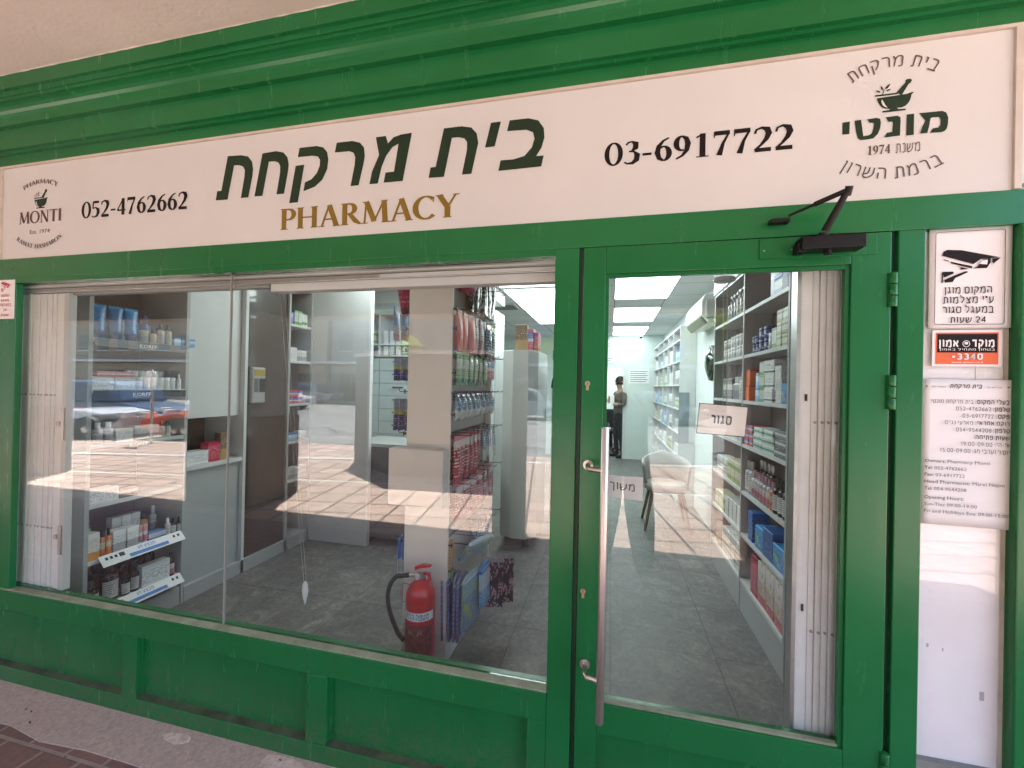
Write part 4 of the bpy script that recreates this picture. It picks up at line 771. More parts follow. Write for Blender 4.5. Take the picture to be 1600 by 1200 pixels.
EXT = [(.57, .085, .555), (.76, .36, .745), (.79, .43, .77), (.57, .235, .55), (.76, .36, .745), (.55, 0, 0), (.78, .41, .755), (.535, .18, .52)]
for i, (a_, b_) in enumerate(heb):
    z = A.z - HH * (.163 + .0475 * i); put(t, vis(a_) if i != 6 else ':׳ה-׳א', f_, A.x + W * EXT[i][0], A.x + W * .94, z, HH * .0235, weight=.22 if i < 6 else .17)
    if b_: put(t, b_ if b_[0].isdigit() else vis(b_), f_, A.x + W * EXT[i][1], A.x + W * EXT[i][2], z, HH * .022, weight=.14)
for i, (a_, b_, ua, ub, uc_) in enumerate((('Owners:', 'Pharmacy Monti', .245, .265, .725), ('Tel:', '052-4762662', .10, .12, .475), ('Fax:', '03-6917722', .115, .135, .455), ('Head Pharmacist:', 'Marei Nejim', .515, .54, .88), ('Tel:', '054-9544208', .10, .12, .475), ('Opening Hours:', '', .45, 0, 0), ('Sun-Thu:', '09:00-19:00', .245, .265, .59), ('Fri and Holidays Eve:', '09:00-15:00', .585, .605, .925))):
    z = A.z - HH * (.572 + .0475 * i + (.012 if i > 4 else 0)); sans(t, a_, f_, A.x + W * .012, z, HH * .023, width=W * (ua - .012), bold=.008 if i < 6 else 0)
    if b_: sans(t, b_, f_, A.x + W * ub, z, HH * .023, width=W * (uc_ - ub))
t.mb.build('lettering', INKGR, no)
# red and white camera sticker at the far left
A, B = onY(2, 438, -.001), onY(22, 498, -.001); A.x -= .02; W, HH = B.x - A.x, A.z - B.z
rs = thing('camera_sticker', 'small white sticker with red camera and red text on the left post', 'sticker', (A.x, -.002, B.z))
MB().box(A.x, B.x, -.0025, -.0005, B.z, A.z).build('sheet', PAPER, rs)
t = Text(); f_ = face_y(-.0025); camera_icon(t, lambda u, v, e: f_(A.x + W * .2 + u * W * .6, A.z - HH * .32 + v * W * .6, e))
for i, s in enumerate(('המקום', 'מוגן', 'במצלמות', '24', 'שעות')): put(t, vis(s), f_, A.x + W * (.25, .25, .12, .38, .25)[i], A.x + W * (.75, .75, .88, .62, .75)[i], A.z - HH * (.43, .555, .67, .80, .93)[i], HH * .055, weight=.2)
t.mb.build('lettering', INKRED, rs)
# closed / pull signs behind the door glass
def tilted_sign(name, label, tl, tr_, br_, bl, y, word, parts, mat, wgt, ink):
    y = .0305
    P = [onY(*p, y) for p in (bl, br_, tr_, tl)]; th = thing(name, label, 'sign', tuple(P[0]))
    m = MB(); v = [(p.x, y, p.z) for p in P] + [(p.x, y + .002, p.z) for p in P]; m.add(v, [(0, 1, 2, 3), (7, 6, 5, 4), (0, 4, 5, 1), (1, 5, 6, 2), (2, 6, 7, 3), (3, 7, 4, 0)]); m.build('sign_plate', mat, th)
    U = P[1] - P[0]; V = P[3] - P[0]
    def fn(u, v, e): q = P[0] + U * u + V * v; return (q.x, y - .001 - e, q.z)
    t = Text(); put(t, vis(word), fn, *parts, weight=wgt)
    t.mb.build('lettering', ink, th)
    return th, fn
th, fn = tilted_sign('closed_sign', 'cream closed sign with a black Hebrew word, tilted behind the door glass', (1093, 630), (1168, 637), (1163, 683.5), (1088, 677), .040, 'סגור', (.28, .74, .38, .24), SIGNP, .26, INKB)
t = Text(); t.quadstrip(*ribbon([(0, 0), (0, 1), (1, 1)], [.014, .02, .02]), fn); t.quadstrip(*ribbon([(0, .015), (1, .015)], .03), fn); t.mb.build('edge_line', INKGR, th)
tilted_sign('pull_sign', 'small white pull sign with a grey Hebrew word beside the steel bar', (938, 742), (1004.5, 746), (1004, 783), (937, 774), .0305, 'משוך', (.23, .86, .42, .30), PAPER, .16, INKGR)

# ================================================================== INSIDE THE SHOP
struct('floor', MB().box(-3.4, 1.4, .051, 10.6, -.08, 0.0), TILE)
struct('threshold', MB().box(-.112, .815, -.02, .05, -.05, .012), pbr('threshold_stone', (.28, .26, .24), .6, var=.2))
c_ = MB(); c_.box(-3.4, 1.4, .26, 7.84, 2.65, 2.70); struct('ceiling', c_, CEIL)
c_ = MB(); c_.box(-.75, .31, 7.93, 10.4, 2.45, 2.5); struct('back_room_ceiling', c_, WALLW)
struct('left_wall', MB().box(-3.4, -3.26, .25, 7.84, 0, 2.649), WALLW)
struct('right_wall', MB().box(1.08, 1.26, .25, 7.84, 0, 2.649), WALLW)
b_ = MB(); b_.box(-3.4, -.62, 7.841, 7.93, 0, 2.7); b_.box(.312, 1.26, 7.841, 7.93, 0, 2.7); b_.box(-.62, .312, 7.841, 7.93, 1.96, 2.7); struct('back_wall', b_, pbr('mint_wall', (.60, .68, .65), .6, var=.03))
b_ = MB(); b_.box(-.9, .7, 10.4, 10.5, 0, 2.5); b_.box(-.9, -.75, 7.931, 10.399, 0, 2.45); b_.box(.45, .6, 7.931, 10.399, 0, 2.45); struct('back_room_wall', b_, WALLW)
b_ = MB(); b_.box(-3.4, 1.26, .056, .26, 2.13, 2.884); b_.box(-3.4, -3.01, .0301, .25, 0, 2.129); b_.box(.99, 1.26, .071, .25, 0, 2.129); struct('front_wall', b_, WALLW)
LEDM = emit('led_panel', (.88, 1.0, .985), LED)
ROWS = [(.037, .66, 'right row', ((2.86, 4.02), (4.69, 5.9), (6.55, 7.75))), (-1.25, -.62, 'left row', ((2.05, 3.2), (3.36, 4.66), (4.70, 6.0))), (-2.3, -1.7, 'far left row', ((1.4, 2.6), (3.9, 5.1)))]
for x0, x1, rn, ys in ROWS:
    for i, (y0, y1) in enumerate(ys):
        t_ = thing('ceiling_light', f'white glowing ceiling panel light, {ORD[i]} from the shop window in the {rn}', 'ceiling light', ((x0 + x1) / 2, (y0 + y1) / 2, 2.65), 'ceiling panel lights')
        MB().box(x0, x1, y0, y1, 2.643, 2.6495).build('diffuser', LEDM, t_)
        fr = MB(); fr.box(x0 - .015, x0, y0 - .015, y1 + .015, 2.638, 2.6497); fr.box(x1, x1 + .015, y0 - .015, y1 + .015, 2.638, 2.6497)
        for yy in (y0 - .0075, (y0 + y1) / 2, y1 + .0075): fr.box(x0, x1, yy - .0065, yy + .0065, 2.638, 2.6425)
        fr.build('frame', LAM, t_)
t_ = thing('ceiling_light', 'plain ceiling light of the back room behind the doorway', 'ceiling light', (-.2, 9.2, 2.45))
MB().box(-.5, .1, 8.6, 9.8, 2.43, 2.449).build('diffuser', emit('led_panel_back', (.9, 1, .98), 2.2), t_)
# air vent, security camera
v_ = thing('ceiling_vent', 'grey slatted air vent in the ceiling behind the hanging display stand', 'vent', (-1.45, 4.4, 2.65))
m = MB(); m.box(-1.7, -1.3, 4.1, 4.6, 2.632, 2.6495); m.build('vent_frame', LAML, v_, bevel=.01)
m = MB(); [m.box(-1.67, -1.33, 4.15 + i * .1, 4.20 + i * .1, 2.624, 2.6315) for i in range(4)]; m.build('slat', LAMD, v_)
sc_ = thing('security_camera', 'small white dome camera under the ceiling by the back wall', 'camera', (.60, 7.6, 2.62))
MB().lathe([(.05, 0), (.055, -.03), (.045, -.06)][::-1], 14, (.60, 7.6, 2.648)).build('housing', WHITEM, sc_); MB().lathe([(.001, -.1), (.02, -.095), (.03, -.075), (.03, -.061)], 12, (.60, 7.6, 2.648)).build('lens', BLACK, sc_)
# back wall notices
for nm, lb, (x0, x1), (z0, z1), nl in (('wall_notice', 'small framed notice high on the back wall above the doorway', (-.2, .05), (2.36, 2.5), 3), ('wall_notice', 'white text notice on the back wall right of the doorway', (.38, .80), (1.62, 1.92), 6), ('wall_notice', 'two line lettering panel over the back doorway', (-.15, .07), (2.05, 2.2), 2)):
    y = 7.8385; n_ = thing(nm, lb, 'notice', (x0, y, z0)); MB().box(x0, x1, y - .006, y + .001, z0, z1).build('sheet', PAPER, n_)
    k = MB(); 
    for i in range(nl): z = z1 - (i + 1) * (z1 - z0) / (nl + 1); k.box(x0 + .03, x1 - .03 - .04 * (i % 2), y - .0075, y - .0065, z - .006, z + .006)
    k.build('print_lines', INKGR, n_)
df = thing('back_doorway', 'white door frame around the opening in the back wall', 'door frame', (-.15, 7.84, 0))
m = MB(); m.box(.27, .33, 7.825, 7.8405, 0, 1.95); m.box(-.68, -.62, 7.825, 7.8405, 0, 1.95); m.box(-.68, .33, 7.825, 7.8405, 1.951, 2.0); m.build('door_casing', LAML, df)
# back room table and chair, partly seen behind the person
d_ = thing('back_table', 'white table with black legs in the back room', 'table', (-.2, 9.4, 0)); MB().box(-.7, .1, 9.1, 9.7, .72, .75).build('table_top', WHITEM, d_)
for x in (-.66, .06):
    for y in (9.14, 9.66): MB().box(x - .02, x + .02, y - .02, y + .02, 0, .72).build('leg', BLACK, d_)
oc = thing('office_chair', 'black office chair in front of the back room table', 'chair', (.02, 8.75, 0))
MB().box(-.18, .22, 8.55, 8.95, .45, .52).build('seat', DARKCLOTH, oc, bevel=.03); MB().box(-.16, .20, 8.93, 8.99, .56, 1.0).build('backrest', DARKCLOTH, oc, bevel=.03)
m = MB(); m.tube([(.02, 8.75, .06), (.02, 8.75, .45)], .03)
for k in range(5): a = k * 1.2566; m.tube([(.02, 8.75, .09), (.02 + .28 * math.cos(a), 8.75 + .28 * math.sin(a), .05)], .02); m.tube([(.02 + .28 * math.cos(a), 8.75 + .28 * math.sin(a) - .01, .03), (.02 + .28 * math.cos(a), 8.75 + .28 * math.sin(a) + .01, .03)], .03, 10)
m.build('base', BLACK, oc)

# ---- people grown from a jointed skeleton
def figure(name, label, loc, rz, J, E, shirt, trousers, hair, waist_z, parent_kids=(), skinm=None):
    verts = list(J.keys()); idx = {k: i for i, k in enumerate(verts)}
    me = bpy.data.meshes.new('fig'); me.from_pydata([J[k][:3] for k in verts], [(idx[a], idx[b]) for a, b in E], []); ob = bpy.data.objects.new('fig', me); COL.objects.link(ob)
    sk = ob.modifiers.new('s', 'SKIN'); ss = ob.modifiers.new('u', 'SUBSURF'); ss.levels = 2; ss.render_levels = 2; sk.use_smooth_shade = True
    for k in verts: me.skin_vertices[0].data[idx[k]].radius = (J[k][3], J[k][3] * (J[k][4] if len(J[k]) > 4 else 1))
    me.skin_vertices[0].data[idx['pelvis']].use_root = True
    dg = bpy.context.evaluated_depsgraph_get(); dg.update(); nm = bpy.data.meshes.new_from_object(ob.evaluated_get(dg)); bpy.data.objects.remove(ob)
    nm.name = name; nm.materials.clear(); [nm.materials.append(x) for x in (TREAD, shirt, trousers, BLACK)]
    for p in nm.polygons:
        z = p.center.z; near = min(verts, key=lambda k: (Vector(J[k][:3]) - p.center).length - J[k][3] * .6)
        p.material_index = 3 if near in ('toeL', 'toeR', 'heelL', 'heelR') else 0 if near.startswith(('hand', 'fore', 'head', 'chin', 'neck', 'f_')) else 2 if z < waist_z and not near.startswith(('elb', 'sho')) else 1
        p.use_smooth = True
    o = bpy.data.objects.new(name, nm); COL.objects.link(o); o.location = loc; o.rotation_euler = (0, 0, rz); tag(o, label, 'person')
    hc = J['head']
    hm = MB(); hm.lathe([(.01, .128), (.05, .118), (.083, .085), (.098, .03), (.095, -.02), (.085, -.06)][::-1], 16, (hc[0], hc[1] + .012, hc[2]), sy=1.12)
    h = bpy.data.objects.new('hair', hm.mesh('hair', hair)); COL.objects.link(h); h.parent = o
    for s in (-1, 1):
        e = bpy.data.objects.new('eye', MB().lathe([(.002, -.011), (.011, -.004), (.011, .004), (.002, .011)], 8, (hc[0] + s * .032, hc[1] - .093, hc[2])).mesh('eye', BLACK)); COL.objects.link(e); e.parent = o
        e = bpy.data.objects.new('ear', MB().lathe([(.004, -.03), (.014, -.01), (.016, .012), (.004, .03)], 8, (hc[0] + s * .088, hc[1] + .01, hc[2])).mesh('ear', TREAD)); COL.objects.link(e); e.parent = o
    e = bpy.data.objects.new('nose', MB().lathe([(.016, -.03), (.014, -.02), (.006, .02)], 8, (hc[0], hc[1] - .1, hc[2] - .02)).mesh('nose', TREAD)); COL.objects.link(e); e.parent = o
    e = bpy.data.objects.new('mouth', MB().box(hc[0] - .024, hc[0] + .024, hc[1] - .094, hc[1] - .088, hc[2] - .069, hc[2] - .061).mesh('mouth', pbr('lip', (.2, .07, .06), .5))); COL.objects.link(e); e.parent = o
    return o
def body(h=1.75, stance=.1, arms=None):      # figure faces -Y
    k = h / 1.75; J = {'pelvis': (0, .0, .95, .135, .85), 'belly': (0, -.01, 1.10, .135, .8), 'chest': (0, .0, 1.28, .15, .75), 'neck0': (0, .01, 1.43, .075), 'neck': (0, 0, 1.50, .052), 'chin': (0, -.03, 1.56, .062), 'head': (0, -.01, 1.64, .088, 1.1), 'headtop': (0, 0, 1.70, .075)}
    E = [('pelvis', 'belly'), ('belly', 'chest'), ('chest', 'neck0'), ('neck0', 'neck'), ('neck', 'chin'), ('chin', 'head'), ('head', 'headtop')]
    for s, n in ((-1, 'L'), (1, 'R')):
        J['hip' + n] = (s * .095, .0, .88, .098); J['knee' + n] = (s * (.10 + stance * .5), -.02, .49, .066); J['ank' + n] = (s * (.10 + stance), .02, .09, .045); J['heel' + n] = (s * (.10 + stance), .03, .045, .042); J['toe' + n] = (s * (.115 + stance), -.15, .035, .036)
        J['sho' + n] = (s * .175, .01, 1.40, .066); a = arms[n]
        J['elb' + n] = (*a[0], .047); J['fore' + n] = (*a[1], .034); J['hand' + n] = (*a[2], .036, .6)
        E += [('pelvis', 'hip' + n), ('hip' + n, 'knee' + n), ('knee' + n, 'ank' + n), ('ank' + n, 'heel' + n), ('heel' + n, 'toe' + n), ('chest', 'sho' + n), ('sho' + n, 'elb' + n), ('elb' + n, 'fore' + n), ('fore' + n, 'hand' + n)]
        hv = Vector(a[2]); d = (hv - Vector(a[1])).normalized(); sd = d.cross(Vector((0, 0, 1))); sd = sd.normalized() if sd.length > .1 else Vector((1, 0, 0)); up = sd.cross(d)
        for fi in range(4):
            b0 = hv + d * .03 + up * (.030 - fi * .02); b1 = b0 + d * (.040 - .004 * abs(fi - 1)); b2 = b1 + d * .018 - sd * s * .022
            for q, (nm, pt) in enumerate((('a', b0), ('b', b1), ('c', b2))): J[f'f_{n}{fi}{nm}'] = (*pt, .0095 - q * .001)
            E += [('hand' + n, f'f_{n}{fi}a'), (f'f_{n}{fi}a', f'f_{n}{fi}b'), (f'f_{n}{fi}b', f'f_{n}{fi}c')]
        t0 = hv + up * .035 - sd * s * .012; t1 = t0 + d * .03 + up * .02; J[f'f_{n}ta'] = (*t0, .011); J[f'f_{n}tb'] = (*t1, .009); E += [('hand' + n, f'f_{n}ta'), (f'f_{n}ta', f'f_{n}tb')]
    return {n: tuple(c * k for c in v[:4]) + tuple(v[4:]) for n, v in J.items()}, E
J, E_ = body(1.76, .03, {'L': ((-.26, -.02, 1.14), (-.10, -.20, 1.22), (-.02, -.24, 1.27)), 'R': ((.25, -.04, 1.14), (.10, -.22, 1.16), (.03, -.25, 1.20))})
figure('person', 'person in dark clothes with folded hands standing in the back doorway', (.21, 8.0, 0), R(-62), J, E_, SHIRT, DARKCLOTH, HAIR, .97)
wp_ = tag(MB().box(.0, .09, 7.78, 7.795, 1.15, 1.36).build('paper_slip', PAPER, org=(.05, 7.79, 1.15)), 'white paper held by the person in the back doorway', 'paper')
# the photographer, who shows as a dark shape in the door glass
J, E_ = body(1.74, .075, {'L': ((-.30, -.10, 1.24), (-.12, -.34, 1.42), (-.075, -.375, 1.50)), 'R': ((.30, -.10, 1.24), (.14, -.34, 1.42), (.075, -.375, 1.50))})
figure('person', 'person in dark clothes on the pavement holding up a phone, reflected in the door', (.115, -1.96, 0), R(180), {k: (v[0], v[1], v[2], v[3] * (1.3 if k[:3] in ('pel', 'bel', 'che', 'hip') else 1.85 if k[:3] in ('kne', 'ank') else 1)) + tuple(v[4:]) for k, v in J.items()}, E_, DARKCLOTH, DARKCLOTH, HAIR, .95)
ph = thing('phone', 'black phone held up by the photographer in front of the shop', 'phone', (.02, -1.49, 1.50)); MB().box(-.055, .10, -1.492, -1.484, 1.475, 1.55).build('phone_body', BLACK, ph, bevel=.003); MB().box(-.012, .012, -1.4838, -1.4815, 1.503, 1.528).build('lens_plate', STEEL, ph)

# ---- folding security gates, window track, blind cord
GATEW = pbr('gate_white_paint', (0.88, 0.875, 0.87), 0.4, var=0.06, vscale=14)
def gate(label, xs0, y0, z0, z1, lead):
    gt = thing('folding_gate', label, 'security gate', (xs0[0], y0, z0))
    for i in range(len(xs0) - 1):
        a_, b_ = xs0[i], xs0[i + 1]; m = MB(); n = 5; dz = .003 if i % 2 else .0
        pts = [(a_ + .0015, y0 + dz)] + [(a_ + .0015 + (b_ - a_ - .003) * k / n, y0 + dz - .0012 * math.sin(math.pi * k / n)) for k in range(1, n)] + [(b_ - .0015, y0 + dz), (b_ - .0015, y0 + .03), (a_ + .0015, y0 + .03)]
        m.prism(pts, 2, z0, z1); m.build('gate_slat', GATEW, gt)
        if i != lead:
            for z in (.76, .43 if xs0[0] < 0 else .42, 1.42): MB().tube([((a_ + b_) / 2, y0 + dz - .0055, z), ((a_ + b_) / 2, y0 + dz - .009, z)], .0045, 8).build('rivet', LAM, gt)
    return gt
gxs = [-2.995, -2.935, -2.90, -2.872, -2.842, -2.815, -2.79, -2.765, -2.745, -2.727, -2.711, -2.696, -2.68, -2.632]
g1 = gate('white folding security gate pushed to the left end of the shop window', gxs, .060, .462, 1.928, 12)
MB().box(-2.631, -2.60, .052, .085, .462, 1.928).build('lead_post', LAML, g1, bevel=.002)
pz = onY(113, 605, .1); MB().box(-2.627, -2.606, .046, .0515, 1.20, 1.36).build('lock_plate', STEEL, g1); MB().box(-2.627, -2.606, .046, .0515, .64, .78).build('lock_plate', STEEL, g1)
MB().tube([(-2.655, .060, .72), (-2.655, .050, .72)], .012, 12).build('keyhole', STEEL, g1); MB().tube([(-2.655, .060, 1.28), (-2.655, .050, 1.28)], .012, 12).build('keyhole', STEEL, g1)
g2 = gate('white folding security gate gathered behind the right side of the door glass', [.588, .6225, .642, .661, .680, .699, .716, .733], .062, .02, 1.96, 0)
MB().box(.576, .5875, .056, .10, .02, 1.955).build('lead_post', ALU, g2)
for z in (1.498, .832): MB().box(.603, .610, .056, .0605, z - .011, z + .011).build('keyhole', BLACK, g2, bevel=.001)
MB().box(.735, .99, .071, .10, .02, 1.96).build('gate_shade_block', pbr('gate_shadow', (.12, .12, .12), .6), g2)  # dark block coloured as the shade beside the folded gate
tk = thing('window_track', 'grey aluminium sliding track along the top of the shop window inside', 'track', (-1.5, .1, 1.9))
MB().box(-3.0, -.196, .045, .085, 1.93, 1.9715).build('track_rail', ALU, tk, bevel=.002); MB().box(-3.0, -.196, .0855, .13, 1.945, 1.99).build('track_rail', LAM, tk)
MB().box(-3.0, -.196, .0446, .0452, 1.9485, 1.951).build('track_groove', BLACK, tk); MB().box(-3.0, -.196, .0440, .0446, 1.957, 1.963).build('track_lip', INKW, tk); MB().box(-.90, -.196, .042, .0446, 1.935, 1.9475).build('track_clip', WHITEM, tk)
MB().box(-1.42, -.196, .05, .10, 1.895, 1.9295).build('blind_box', WHITEM, tk, bevel=.003); MB().box(-2.58, -1.44, .058, .09, 1.916, 1.9295).build('blind_rail', LAM, tk)
MB().box(-3.0, -.196, .042, .066, .40, .4605).build('inner_sill', GREEN, tk); MB().box(-.75, -.5, .0448, .0449, 1.935, 1.965).build('track_clip', STEEL, tk)
bc = thing('blind_cord', 'white looped blind cord with a clear weight hanging inside the window', 'cord', (-1.3, .15, .53))
a_, b_ = onY(437, 454, .15), onY(475, 912, .15); a2, b2 = onY(444, 454, .15), onY(479, 912, .15)
MB().tube([tuple(a_), tuple(b_)], .0009, 5).build('cord', pbr('grey_cord', (.42, .42, .41), .6), bc); MB().tube([tuple(a2), tuple(b2)], .0009, 5).build('cord', pbr('grey_cord', (.42, .42, .41), .6), bc)
MB().lathe([(.002, -.09), (.012, -.06), (.017, -.03), (.013, .0), (.004, .012)], 12, ((b_.x + b2.x) / 2, .15, b_.z), sy=.5).build('weight', pbr('clear_weight', (.6, .62, .63), .1), bc)
bc = thing('blind_cord', 'thin looped blind cord with round pulley hanging behind the door', 'cord', (.45, .5, 1.3))
MB().lathe([(.001, -.012), (.05, -.01), (.055, 0), (.05, .01), (.001, .012)], 18, tuple(onY(1132, 437, .95))).build('pulley', WHITEM, bc)
p_ = onY(1130, 445, .95); MB().tube([tuple(p_), (p_.x + .012, .95, 1.30)], .0018, 5).build('cord', INKW, bc); MB().tube([(p_.x + .02, .95, p_.z), (p_.x + .03, .95, 1.30)], .0018, 5).build('cord', INKW, bc)

# ---- shelving
def shelving(label, x_front, x_back, y0, y1, posts, zs, ztop, plinth, mats=(LAM, TAUPE), name='shelving_unit', zlow=0.0, shelf_th=.022):
    s = 1 if x_back > x_front else -1; u = thing(name, label, 'shelving', ((x_front + x_back) / 2, (y0 + y1) / 2, 0)); lo, hi = sorted((x_front, x_back))
    ps = [y0] + list(posts) + [y1]
    for p in ps: MB().box(lo, hi, p - .011, p + .011, zlow, ztop).build('side_panel', mats[0], u, bevel=.001)
    MB().box(*sorted((x_back, x_back + s * .012)), y0 + .0115, y1 - .0115, zlow, ztop).build('back_panel', mats[1], u)
    for i in range(len(ps) - 1):
        for z in zs[i] if isinstance(zs[0], (list, tuple)) else zs: MB().box(*sorted((x_front + s * .002, x_back - s * .0005)), ps[i] + .0115, ps[i + 1] - .0115, z - shelf_th, z).build('shelf', LAML, u, bevel=.001)
    if plinth: MB().box(*sorted((x_front + s * .004, x_back)), y0 + .0115, y1 - .0115, 0, plinth).build('plinth', mats[0], u)
    MB().box(lo, hi, y0 - .011, y1 + .011, ztop + .0005, ztop + .02).build('top_panel', LAML, u)
    return u
RS = [.215, .530, .823, 1.146, 1.448, 1.762, 2.070]
shelving('tall grey open shelving filled with products along the right wall behind the door', .90, 1.078, 1.0, 2.60, [1.765], RS, 2.335, .19)
bh = tag(MB().box(.89, 1.079, .985, 2.62, 2.3565, 2.6485).build('shelf_bulkhead', LAML, org=(.98, 1.8, 2.35)), 'pale box panel between the right shelving and the ceiling', 'panel')
FS = [.3, .62, .94, 1.26, 1.58, 1.90, 2.18]
shelving('long grey shelving with small packs at the far end of the right wall', .88, 1.078, 4.38, 7.75, [5.0, 5.6, 6.2, 6.9], FS, 2.33, .1, (LAML, TAUPE))
lp = MB().box(.875, 1.0, 4.355, 4.3685, .83, 1.475); tag(lp.build('door_panel_board', pbr('slate_blue_board', (.22, .26, .28), .5), org=(.95, 4.36, .83)), 'slate blue board on the end of the far right shelving', 'board')
# left units
LB = [.205, .485, .80, 1.135, 1.445, 1.735]
lu = shelving('grey cosmetics shelving in the left corner of the window', -2.79, -3.2, .262, .805, [], LB, 2.35, .12, (LAM, TAUPE))
MB().box(-2.785, -2.78, .275, .79, 1.395, 1.44).build('label_strip', BLACK, lu); MB().box(-2.785, -2.78, .275, .79, 1.10, 1.13).build('label_strip', GLASSI, lu); MB().box(-2.785, -2.78, .275, .79, 1.688, 1.733).build('label_strip', pbr('dark_clear_strip', (.18, .18, .18), .2), lu)
def face_x(x): return lambda u, v, e: (x + .0012 + e, u, v)
t = Text(); f_ = face_x(-2.78)
for z, y0 in ((1.405, .47), (1.698, .50), (1.106, .46)):
    sans(t, 'KORFF', f_, y0, z, .021, width=.10, bold=.01); t.quadstrip(*ribbon([(y0, z - .006), (y0 + .09, z - .006)], .002), f_)
t.mb.build('lettering', INKW, lu)
for z, nm in ((.49, 'upper'), (.207, 'lower')):
    v = [(-2.745, .32, z - .045), (-2.745, .785, z - .045), (-2.79, .785, z + .008), (-2.79, .32, z + .008)]; m = MB(); m.add(v + [(a - .002, b, c - .002) for a, b, c in v], [(0, 1, 2, 3), (7, 6, 5, 4), (0, 4, 5, 1), (1, 5, 6, 2), (2, 6, 7, 3), (3, 7, 4, 0)])
    sp = thing('promo_strip', f'white promotion strip with blue Hebrew text on the {nm} left window shelf', 'sign', (-2.77, .55, z), 'promotion strips'); m.build('strip', PAPER, sp)
    P0 = Vector(v[0]); U = Vector(v[1]) - P0; V = Vector(v[3]) - P0; N = U.cross(V).normalized()
    fn = lambda a, b, e, P0=P0, U=U, V=V, N=N: tuple(P0 + U * a + V * b + N * (.001 + e))
    t = Text(); put(t, vis('מבצע חג'), fn, .42, .64, .60, .24, weight=.2); t.poly([(.30, .12), (.78, .12), (.78, .42), (.30, .42)], fn); t.mb.build('lettering', INKBL, sp)
    t = Text(); t.k = 40; [t.poly([(a, .5), (a + .03, .5), (a + .03, .75), (a, .75)], fn) for a in (.05, .10, .15, .86, .92)]; t.poly([(.2, .45), (.26, .45), (.26, .8), (.2, .8)], fn); t.mb.build('symbol', INKD, sp)
og = thing('orange_sign', 'orange placard with a black figure six above the blue tubes', 'sign', (-3.1, .42, 1.93)); MB().box(-3.185, -3.18, .30, .52, 1.86, 2.06).build('placard', pbr('orange_card', (.30, .10, .03), .5), og)
t = Text(); put(t, '6', face_x(-3.18), .45, .515, 1.875, .12, weight=.22); t.mb.build('lettering', INKB, og)
# second bay: flush panel over an open niche, then a glossy dark cabinet, then open shelves
b2 = thing('wall_cabinet', 'pale grey wall cabinet with an open niche next to the left shelving', 'cabinet', (-3.0, 1.05, 0))
MB().box(-3.2, -2.83, .818, 1.263, 1.24, 2.35).build('upper_door', LAML, b2, bevel=.001); MB().box(-3.2, -2.79, 1.264, 1.290, .0, 2.35).build('side_panel', LAML, b2)
MB().box(-3.2, -2.795, .818, 1.263, .885, .915).build('shelf', LAML, b2); MB().box(-3.2, -2.82, .818, 1.263, .10, .8845).build('drawer_front', LAM, b2); MB().box(-3.2, -3.17, .818, 1.263, .9155, 1.2395).build('back_panel', pbr('niche_brown', (.16, .11, .085), .5, var=.3), b2)
MB().box(-3.2, -2.79, .818, 2.01, 0, .0995).build('plinth', LAM, b2)
dk = thing('dark_cabinet', 'glossy dark brown cabinet front mirroring the ceiling lights', 'cabinet', (-3.0, 1.5, .1)); MB().box(-3.2, -2.81, 1.291, 1.715, .10, 2.35).build('cabinet_body', pbr('dark_gloss', (.055, .042, .036), .04, coat=1.0), dk)
wt = thing('wall_terminal', 'grey wall terminal with screen, keypad and yellow label on the dark cabinet', 'terminal', (-2.81, 1.37, 1.37)); MB().box(-2.8095, -2.76, 1.31, 1.44, 1.33, 1.62).build('terminal_body', pbr('dim_grey_plastic', (.30, .31, .30), .5), wt, bevel=.012); MB().box(-2.7598, -2.757, 1.325, 1.43, 1.55, 1.60).build('label_plate', pbr('yellow_label', (.32, .23, .03), .5), wt); MB().box(-2.7598, -2.757, 1.375, 1.43, 1.42, 1.53).build('screen', BLACK, wt); MB().box(-2.7598, -2.757, 1.325, 1.365, 1.42, 1.53).build('keypad', LAMD, wt)
LC = [.81, 1.14, 1.33, 1.60, 1.83, 2.12]
shelving('dim open shelving with small white packs beside the dark cabinet', -2.79, -3.2, 1.728, 2.01, [], [.62, .97, 1.31, 1.70, 2.03], 2.35, .1, (LAM, TAUPE))
par = thing('partition', 'pale grey full height partition panel in the middle left of the shop', 'partition', (-2.5, 2.05, 0)); MB().box(-2.80, -2.185, 2.022, 2.06, 0, 2.649).build('panel', LAML, par); MB().box(-2.1845, -2.165, 2.018, 2.064, 0, 2.649).build('edge_trim', WHITEM, par)
# counter and drawer wall
ct = thing('counter', 'dark grey service counter behind the hanging display stand', 'counter', (-1.8, 2.3, 0))
MB().box(-2.40, -1.16, 2.10, 2.60, .06, .915).build('counter_body', LAMD, ct, bevel=.004); MB().box(-2.42, -1.14, 2.08, 2.62, .9155, .945).build('counter_top', LAM, ct, bevel=.003)
for x in (-2.3, -1.9, -1.3): MB().box(x, x + .1, 2.14, 2.24, 0, .0595).build('foot', BLACK, ct)
dw = thing('drawer_unit', 'pale green drawer wall with open shelves above, behind the counter', 'drawer unit', (-2.3, 3.4, 0))
PALE = pbr('pale_drawer_front', (.50, .57, .57), .35, var=.03)
MB().box(-3.2, -1.3, 3.235, 3.6, 0, 1.83).build('carcass', LAM, dw)
m = MB()
for z in (1.84, 1.98, 2.36, 2.50): m.box(-3.2, -1.3, 3.2, 3.6, z, z + .022)
for x in (-3.2, -2.80, -2.2, -1.32): m.box(x, x + .022, 3.201, 3.6, 1.8625, 2.3595)
m.box(-3.2, -1.3, 3.58, 3.6, 1.8625, 2.3595); m.box(-3.2, -1.3, 3.21, 3.6, 2.5225, 2.648)
m.build('shelf_frame', LAML, dw)
